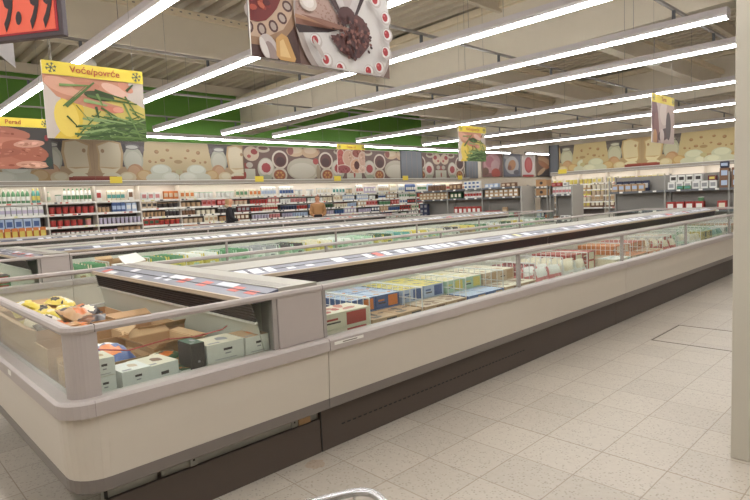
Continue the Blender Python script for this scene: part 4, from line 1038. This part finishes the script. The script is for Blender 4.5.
def open_box(loc, sx, sy, h, label, rz=0, flaps=(1,1,1,1), m=None, m2=None):
    t = thing('cardboard_box', label, 'box', loc, rz); m = m or CARDB; m2 = m2 or CARDB2
    mb = MB(); e = .006
    mb.box(0,0,0,sx,sy,e,m); mb.box(0,0,e,sx,e,h,m); mb.box(0,sy-e,e,sx,sy,h,m); mb.box(0,e,e,e,sy-e,h,m2); mb.box(sx-e,e,e,sx,sy-e,h,m2); mb.build('body', t)
    for k, (a, b, c, d) in enumerate((((0,0),(sx,0),(sx*.96,-.05),(sx*.04,-.05)), ((sx,0),(sx,sy),(sx+.05,sy*.95),(sx+.05,sy*.05)), ((sx,sy),(0,sy),(sx*.04,sy+.05),(sx*.96,sy+.05)), ((0,sy),(0,0),(-.05,sy*.05),(-.05,sy*.95)))):
        if not flaps[k]: continue
        u = .035*flaps[k]
        q = [(a[0],a[1],h),(b[0],b[1],h),(c[0],c[1],h+u),(d[0],d[1],h+u)]
        mb = MB(); mb.add(q+[(x,y,z+.004) for x,y,z in q],[(0,3,2,1),(4,5,6,7),(0,1,5,4),(1,2,6,5),(2,3,7,6),(3,0,4,7)],m2); mb.build('flap', t)
    return t
Z0 = .502
def stack(x, y, sx, sy, h, n, side, top, pic, label, style=1, rz=0, group=None):
    for i in range(n): frozen_box((x, y, Z0+i*(h+.0025)), sx, sy, h, side, top, pic, label if n == 1 else label, group or (label if n > 1 else None), rz+random.uniform(-.015,.015), style)
# --- end freezer of the front island
stack(.84,2.62,.22,.16,.078,2,'white','white','grey','pale carton with grey print, bottom of the stack nearest the rounded corner',2)
for i, zz in enumerate((2,3)): frozen_box((.775,2.615,Z0+zz*.0805),.10,.15,.078,'white','cream','tan','small pale carton at the left in the stack by the rounded corner, one of two','small pale cartons by the rounded corner',0,1)
frozen_box((.91,2.62,Z0+2*.0805),.13,.16,.078,'white','white','beige','small pale carton on the right of the stack by the rounded corner',None,.05,1)
stack(1.03,2.65,.16,.19,.115,2,'white','cream','brown','white carton with a brown food picture on its lid, second stack from the corner',1,.12)
stack(1.14,2.62,.045,.18,.09,2,'white','dark green','orange','narrow pack with a dark green and orange lid between the white cartons',0,.0)
bag((1.14,2.78,Z0+.19),.17,.13,.035,'dark green','orange','flat green bag with an orange picture lying on the white cartons',None,(.15,0,.5),'cream',1)
stack(1.205,2.60,.07,.14,.148,2,'dark','dark green','grey','dark upright pack beside the pale fish cartons',1)
stack(1.35,2.61,.20,.18,.09,3,'mint','cream','grey','pale green carton with small dark print, middle of the right hand stacks',1)
stack(1.525,2.60,.14,.18,.09,3,'mint','tan','orange','pale green carton with a food picture lid, right end of the stacks')
stack(1.40,2.82,.2,.18,.098,2,'mint','white','tan','pale green carton in the back row of the right hand stacks',1)
open_box((.74,2.80,Z0),.33,.33,.20,'open cardboard box behind the stack by the rounded corner',0,(1,.5,1,0))
open_box((.71,3.16,Z0),.40,.26,.27,'open cardboard box behind the blue and orange bag',0,(0,1,0,0))
open_box((1.11,2.82,Z0),.27,.36,.24,'open cardboard box with raised pale flap in the middle of the end freezer',.06,(1,.3,1,1))
open_box((1.18,3.26,Z0),.30,.50,.25,'open brown box along the console side of the end freezer',0,(1,0,1,1))
bag((.90,2.92,.71),.24,.2,.08,'blue','orange','clear bag with blue and orange print on top of the corner boxes',None,(.35,.1,.3),'white',2)
bag((.88,2.96,Z0+.02),.24,.2,.16,'cream','pale blue','pale bag inside the open box by the rounded corner',None,(0,0,.2),'white',1)
bag((1.25,3.0,Z0+.02),.22,.25,.16,'pale green','tan','pale green bag inside the open box in the middle',None,(0,0,.1),'white',3)
open_box((.74,3.50,Z0),.42,.95,.31,'large cardboard box full of yellow and orange bags in the end freezer',0,(0,.0,.6,.6))
# bags heaped in it
RB = random.Random(21)
for i in range(16):
    x, y = .82+.30*((i*.37) % 1), 3.98+.40*((i*.61) % 1)
    bag((x,y,.755+.05*((i*.29) % 1)+(.03 if y > 4.2 else 0)),.115,.13,.05,'yellow',('cream','dark','yellow','white')[i % 4],'small yellow bag in the heap at the back of the big cardboard box','yellow bags heaped in the big cardboard box',(RB.uniform(.1,.5),RB.uniform(-.3,.3),RB.uniform(-1.5,1.5)),('yellow','cream','dark')[i % 3],i)
for i, (x, y, z, a, b, c, rx, ry, rz) in enumerate(((.86,3.64,.75,'dark','rust','dark',.25,.1,.2),(1.05,3.60,.75,'dark','brown','brown',.3,-.2,-.5),(.99,3.72,.80,'tan','rust','dark',.45,.1,.6),(.84,3.82,.765,'cream','dark','navy',.2,.2,-.3),(1.07,3.80,.79,'dark','cream','rust',.35,-.1,.9),(.95,3.55,.735,'rust','tan','dark',.2,.0,-.8))):
    bag((x,y,z),.19,.17,.08,a,b,'%s bag with %s print in front of the yellow ones, big cardboard box' % (a, b),None,(rx,ry,rz),c,i+1)
for i in range(3): bag((.94,3.66+i*.3,Z0+.012),.34,.26,.19,'brown','dark','brown bag low in the big cardboard box under the others','brown bags low in the big cardboard box',(0,0,0),'tan',i)
open_box((.72,4.50,Z0),.44,.36,.26,'flat wide cardboard box at the far end of the end freezer',0,(1,0,1,1))
open_box((1.20,3.80,Z0),.29,.34,.22,'small brown box next to the console with yellow packs inside',0,(1,0,0,1))
bag((1.34,3.96,.64),.2,.22,.1,'yellow','green','yellow and green bag in the small brown box beside the console',None,(.1,0,.4),'cream',2)
open_box((1.20,4.2,Z0),.29,.5,.2,'shallow brown box at the far console side of the end freezer',0,(0,0,0,1))
# --- long near well of the front island, one compartment between each pair of wire dividers
div = []
for o, L in ((1.92,4.06),(5.98,4.02),(10.0,3.2)):
    x = o+.46; div.append(o+.03)
    while x < o+L-.1: div.append(x); x += .5
div.append(13.1)
comps = sorted(div)
PLAN = [
 ('box','cream','cream','red',.105,3,'cream','brown','tan',2,0),
 ('box','tan','tan','dark',.105,2,'blue','pale blue','orange',3,0),
 ('box','tan','beige','brown',.105,2,'pale blue','yellow','blue',3,0),
 ('box','blue','pale blue','tan',.105,2,'pale green','cream','yellow',3,0),
 ('box','tan','cream','brown',.105,2,'beige','cream','tan',3,0),
 ('bag','pink','cream','white',.1,0,'pink','white','maroon',0,0),
 ('bag','white','pink','cream',.1,0,'white','red','cream',0,0),
 ('box','white','yellow','pale green',.105,1,'red','red','cream',3,0),
 ('box','cream','white','teal',.105,2,'cream','tan','green',2,0),
 ('box','tan','orange','brown',.105,2,'orange','orange','cream',3,0),
 ('box','orange','tan','cream',.105,2,'orange','red','tan',3,0),
 ('bag','red','orange','cream',.1,0,'tan','orange','cream',0,0),
 ('box','white','pale green','teal',.105,2,'white','cream','red',3,0),
 ('bag','white','green','cream',.1,0,'pale green','white','green',0,0),
 ('box','yellow','pale green','dark green',.105,3,'green','yellow','cream',2,0),
 ('bag','pale green','white','teal',.1,0,'white','pale green','green',0,0),
 ('box','white','white','teal',.105,3,'pale green','green','yellow',3,0),
 ('box','tan','orange','brown',.105,3,'orange','tan','cream',3,0),
 ('bag','orange','tan','cream',.1,0,'tan','orange','cream',0,0),
 ('box','pale blue','white','teal',.105,3,'white','pale blue','blue',3,0),
 ('bag','pale blue','white','teal',.1,0,'white','teal','cream',0,0),
 ('box','pale blue','white','grey',.105,2,'white','cream','blue',2,0),
 ('box','white','pale blue','grey',.105,2,'cream','white','blue',2,0),
]
KP = ['next to the grey end post'] + ['compartment %s past the grey end post' % w for w in ('two','three','four','five','six','seven','eight','nine','ten','eleven','twelve','thirteen','fourteen','fifteen','sixteen','seventeen','eighteen','nineteen','twenty','twenty-one','twenty-two','twenty-three','twenty-four','twenty-five')]
for k in range(len(comps)-1):
    xa, xb = comps[k]+.012, comps[k+1]-.012
    if xb-xa < .2: continue
    pl = PLAN[min(k, len(PLAN)-1)]; w = xb-xa; where = 'front island near well, '+KP[min(k,24)]
    if pl[0] == 'box':
        one = k == 0
        nx = 1 if one else 2; sx = w/nx-.006
        for r, (y, sy) in enumerate(((2.65,.21),(2.87,.21),(3.09,.21))):
            near = r == 0
            c = pl[1:4] if near else pl[6:9]; n = pl[5] if near else pl[9]
            for i in range(nx):
                for s in range(n):
                    frozen_box((xa+(i+.5)*w/nx, y, Z0+s*.0975), round(sx,3), sy, .095, c[0], c[1], c[2], '%s box with %s picture, %s, %s row' % (c[0], c[2], where.replace('front island near well, ',''), 'front' if near else 'back'), '%s boxes, %s, %s row' % (c[0], where, 'front' if near else 'back'), random.uniform(-.012,.012), 0)
    else:
        for r, y in enumerate((2.62,2.74,2.86,2.98,3.10)):
            near = r < 2; c = pl[1:4] if near else pl[6:9]
            for i in range(2):
                bag((xa+(i+.5)*w/2, y, Z0+.142), round(w/2-.01,3), .275, .085, c[0], c[1], '%s bag with %s print, %s, %s rows' % (c[0], c[1], where.replace('front island near well, ',''), 'front' if near else 'back'), '%s bags, %s, %s rows' % (c[0], where, 'front' if near else 'back'), (PI/2-.12,0,random.uniform(-.06,.06)), c[2], i+r+k)
# --- middle island near well: heaped bags
MID = [('cream','tan','green'),('tan','brown','cream'),('yellow','cream','green'),('yellow','pale green','white'),('pale green','white','green'),('white','pale green','grey'),('pale green','cream','dark'),('yellow','pale green','cream'),('pale green','green','white'),('white','grey','pale green'),('yellow','cream','dark green'),('pale green','white','teal'),('white','pale green','yellow'),('pale green','yellow','cream'),('white','cream','dark'),('tan','brown','yellow'),('pale green','white','green'),('yellow','pale green','white'),('pale green','cream','dark green'),('white','pale green','yellow'),('pale green','yellow','white')]
n = 0
mx = []
for o, L in ((1.92,4.02),(5.94,4.02),(9.96,3.2)):
    x = o+.46; mx.append(o+.03)
    while x < o+L-.1: mx.append(x); x += .5
mx.append(13.05)
for k in range(len(mx)-1):
    xa, xb = mx[k]+.01, mx[k+1]-.01; c = MID[k % len(MID)]
    if xb-xa < .2: continue
    lb = '%s bag with %s print, middle island, %s wire compartment from left' % (c[0], c[1], (ORD+['seventeenth','eighteenth','nineteenth','twentieth','twenty-first','twenty-second','twenty-third','twenty-fourth'])[k])
    for r, y in enumerate((7.28,7.40,7.52,7.64,7.76)):
        for i in range(2):
            bag((xa+(i+.5)*(xb-xa)/2, y, Z0+.165), round((xb-xa)/2-.01,3), .32, .085, c[i % 2 if r == 2 else 0], c[1+(r+i) % 2], lb if r != 2 else lb, '%s bags, middle island compartment %d' % (c[0], k+1), (PI/2-.15,0,random.uniform(-.08,.08)), c[2], i+r+k) if k not in (1,) else None
open_box((mx[1]+.02,7.25,Z0),.22,.55,.33,'tall cardboard box, left one of two, in the middle island near its left end',0,(0,0,1,0))
open_box((mx[1]+.26,7.25,Z0),.21,.55,.33,'tall cardboard box, right one of two, in the middle island near its left end',0,(0,0,0,0))
# end freezer of the middle island
for i, (x, y, a, b, c, lb) in enumerate(((1.0,7.5,'dark green','red','cream','front left'),(1.25,7.5,'green','dark','red','front right'),(1.0,7.75,'maroon','tan','cream','back left'),(1.25,7.75,'dark green','cream','orange','back right'))):
    for s in range(3): frozen_box((x, y, Z0+s*.0975), .23, .22, .095, a, b, c, '%s box in the end freezer of the middle island, %s stack' % (a, lb), '%s boxes, middle end freezer, %s' % (a, lb), 0, 0)
# white folded card lying on the far rail
t = thing('folded_card','white folded card lying on the far rail behind the price console','card',(1.80,4.93,1.0),.3)
mb = MB(); q = [(-.10,-.07,.0),(.12,-.05,.02),(.10,.05,.085),(-.08,.05,.07)]
mb.add(q+[(x,y+.004,z-.006) for x,y,z in q],[(0,1,2,3),(7,6,5,4),(0,4,5,1),(1,5,6,2),(2,6,7,3),(3,7,4,0)],WHITE); mb.build('upper_leaf', t)
mb = MB(); q = [(-.17,-.07,-.0),(.05,-.08,.0),(.06,.06,.012),(-.15,.05,.012)]
mb.add(q+[(x,y,z-.006) for x,y,z in q],[(0,1,2,3),(7,6,5,4),(0,4,5,1),(1,5,6,2),(2,6,7,3),(3,7,4,0)],WHITE); mb.build('lower_leaf', t)
# thin red line drawn as a tube across the boxes
mb = MB(); pts = [(.80,2.70,.83),(.95,2.72,.79),(1.15,2.74,.80),(1.28,2.71,.79),(1.42,2.68,.805),(1.46,2.70,.815)]
mb.tube(pts,.0035,K('red'),5); o = mb.build('red_line'); tag(o,'thin red line lying across the cartons in the end freezer','cord')
# ------------------------------------------------------------------ shoppers
SKIN = mat('skin', (205,150,120), .6, noise=.03); 
def skin_mesh(name, verts, edges, m, parent=None, sub=2, root=0):
    me = bpy.data.meshes.new(name); me.from_pydata([v[:3] for v in verts], edges, []); me.materials.append(m)
    o = bpy.data.objects.new(name, me); COL.objects.link(o); o.parent = parent
    md = o.modifiers.new('skin', 'SKIN'); md.use_smooth_shade = True
    for i, v in enumerate(verts):
        sv = me.skin_vertices[0].data[i]; r = v[3]; sv.radius = r if isinstance(r, tuple) else (r, r); sv.use_root = (i == root)
    ss = o.modifiers.new('sub', 'SUBSURF'); ss.levels = sub; ss.render_levels = sub
    return o
def person(label, loc, rz, H, coat, trousers, hair, hood=None, longhair=True, bagcol=None, arms='carry'):
    s = H/1.7
    t = thing('person', label, 'person', loc, rz)
    # body faces -y
    B = [(0,0,.92,.13),(0,.0,1.12,(.14,.10)),(0,.01,1.30,(.17,.11)),(0,.015,1.42,(.10,.08)),(0,.0,1.50,.05),(0,-.02,1.60,(.095,.105)),(0,-.015,1.69,.075),
         (.18,.01,1.38,.055),(.23,0,1.12,.045),(.19,-.18,1.02,.036),(.10,-.27,1.04,.026),
         (-.18,.01,1.38,.055),(-.23,0,1.12,.045),(-.19,-.18,1.02,.036),(-.10,-.27,1.04,.026),
         (.09,0,.86,.085),(.10,-.01,.48,.055),(.10,.02,.10,.038),(.10,-.12,.035,.035),
         (-.09,0,.86,.085),(-.10,-.01,.48,.055),(-.10,.02,.10,.038),(-.10,-.12,.035,.035)]
    E_ = [(0,1),(1,2),(2,3),(3,4),(4,5),(5,6),(3,7),(7,8),(8,9),(9,10),(3,11),(11,12),(12,13),(13,14),(0,15),(15,16),(16,17),(17,18),(0,19),(19,20),(20,21),(21,22)]
    sc = lambda L: [(a*s, b*s, c*s, (r[0]*s, r[1]*s) if isinstance(r, tuple) else r*s) for a, b, c, r in L]
    body = skin_mesh('body', sc(B), E_, SKIN, t)
    cm = mat('coat_'+label.split()[2], coat, .8, noise=.08, nscale=12)
    Ct = [(0,0,.80,(.20,.15)),(0,0,1.02,(.185,.145)),(0,.0,1.25,(.21,.15)),(0,.015,1.40,(.15,.115)),(0,.01,1.47,(.09,.08)),
          (.19,.01,1.38,.075),(.25,0,1.12,.065),(.20,-.17,1.03,.055),(.15,-.22,1.035,.046),(-.19,.01,1.38,.075),(-.25,0,1.12,.065),(-.20,-.17,1.03,.055),(-.15,-.22,1.035,.046)]
    skin_mesh('coat', sc(Ct), [(0,1),(1,2),(2,3),(3,4),(3,5),(5,6),(6,7),(7,8),(3,9),(9,10),(10,11),(11,12)], cm, t)
    tm = mat('trousers_'+label.split()[2], trousers, .8)
    Tt = [(0,0,.90,(.16,.12)),(.09,0,.82,.105),(.10,-.01,.48,.078),(.10,.02,.12,.062),(-.09,0,.82,.105),(-.10,-.01,.48,.078),(-.10,.02,.12,.062)]
    skin_mesh('trousers', sc(Tt), [(0,1),(1,2),(2,3),(0,4),(4,5),(5,6)], tm, t)
    hm = mat('hair_'+label.split()[2], hair, .7, noise=.15, nscale=40)
    Hr = [(0,.03,1.70,.10),(0,.055,1.60,.098),(0,.06,1.50,.06 if longhair else .04)] + ([(0,.07,1.40,.05)] if longhair else [])
    skin_mesh('hair', sc(Hr), [(i,i+1) for i in range(len(Hr)-1)], hm, t)
    mb = MB()
    for x in (-.027,.027): mb.lathe([(.001,-.008),(.009,-.004),(.009,.004),(.001,.008)],x*s,-.092*s,BLACKP,8,1.612*s)
    mb.build('eyes', t); mb = MB(); mb.box(-.025*s,-.094*s,1.553*s,.025*s,-.086*s,1.561*s,mat('lips',(170,90,84),.5)); mb.build('mouth', t)
    mb = MB(); mb.add([(-.011*s,-.088*s,1.575*s),(.011*s,-.088*s,1.575*s),(0,-.115*s,1.58*s),(0,-.09*s,1.612*s)],[(0,1,2),(0,2,3),(2,1,3)],SKIN); mb.build('nose', t)
    if hood:
        fm = mat('hood_fur', hood, .9, noise=.25, nscale=60, bump=.6); pts = []
        for i in range(15):
            a = PI*.05+i*(PI*.9)/14*1.0; pts.append((.15*s*math.cos(a), (.02+.10*math.sin(a))*s, (1.43+.05*math.sin(a))*s))
        mb = MB(); mb.tube(pts, .05*s, fm, 9); mb.build('fur_hood', t, smooth=True)
    if bagcol:
        mb = MB(); mb.box(-.14*s,-.36*s,.93*s,.14*s,-.24*s,1.05*s,mat('held_bag',bagcol,.6),bev=.02); mb.build('held_bag', t)
    return t
person('person in black coat with pale fur hood and light hair, standing at the cooler', (8.78,15.55,0), math.radians(62), 1.70, (34,32,36), (40,40,50), (176,140,100), (170,150,125), True)
person('person in tan coat with reddish brown hair holding something dark, at the cooler', (12.2,15.55,0), math.radians(-38), 1.70, (172,128,84), (50,46,50), (136,78,52), None, True, (40,34,36))
# ------------------------------------------------------------------ shopping cart at the bottom edge
t = thing('shopping_cart','chrome wire shopping cart whose front rim shows at the bottom edge','shopping cart',(.60,.66,0),math.atan2(-.38,.92)-PI/2+PI/2,None)
# local frame: origin under the front right corner; -x runs along the front rim, -y back towards the handle
def cp(x, y, z): return (x, y, z)
zt = .975; wd = .50; ln = .82
mb = MB(); rc = .035
rim = [(-wd+.0,-ln,zt+.02)]+[(-wd,-rc,zt)]+[(-wd+rc-rc*math.cos(a),-rc+rc*math.sin(a),zt) for a in (.5,1.0)]+[(-wd+rc,0,zt),(-rc,0,zt)]+[(-rc+rc*math.sin(a),-rc+rc*math.cos(a),zt) for a in (.5,1.0)]+[(0,-rc,zt),(0.03,-ln,zt+.02)]
mb.tube(rim,.007,CHROME,8); mb.build('basket_rim', t, smooth=True)
mb = MB()
low = [(a*.86-.035,b*.86-.09,.60) for a, b, c in rim]
mb.tube(low,.005,CHROME,6)
rim2 = [(a*.985-.004,b*.985-.006,zt-.035) for a, b, c in rim]; mb.tube(rim2,.003,CHROME,5)
for i in range(1, 16):
    f = i/16; x = -wd*f; mb.tube([(x,0,zt),(x*.86-.035,-.09,.60)],.0022,CHROME,4)
for i in range(1, 22):
    f = i/22; y = -ln*f
    for X in (0, -wd): mb.tube([(X+.03*f*(X == 0),y,zt+.02*f),(X*.86-.035,y*.86-.09,.60)],.0022,CHROME,4)
for k in range(1, 7):
    f = k/7; mb.tube([((a*(1-f)+b*f),(c*(1-f)+d*f),zt*(1-f)+.6*f) for (a,c,_),(b,d,_) in zip(rim, low)],.0022,CHROME,4)
for i in range(1, 12): mb.tube([(-wd*.86*i/12-.035,-.09,.60),(-wd*.86*i/12-.035,-ln*.86-.09,.60)],.0022,CHROME,4)
mb.build('wire_basket', t)
mb = MB(); mb.tube([(-wd-.01,-ln,zt+.02),(-wd-.01,-ln-.12,zt+.07),(.04,-ln-.12,zt+.07),(.04,-ln,zt+.02)],.014,CABG,8); mb.build('handle', t, smooth=True)
for X in (-wd*.86-.02,-.05):
    mb = MB(); mb.tube([(X,-ln*.86-.09,.60),(X,-ln*.8,.12),(X,-.12,.12),(X,-.2,.60)],.010,CHROME,7); mb.build('frame_tube', t, smooth=True)
    for Y in (-.15,-ln*.78):
        mb = MB(); mb.box(X-.012,Y-.02,.06,X+.012,Y+.02,.115,CHROME); c = mb.build('caster', t)
        w_ = MB(); w_.tube([(X-.011,Y,.05),(X+.011,Y,.05)],.05,BLACKP,16); w_.build('wheel', c)
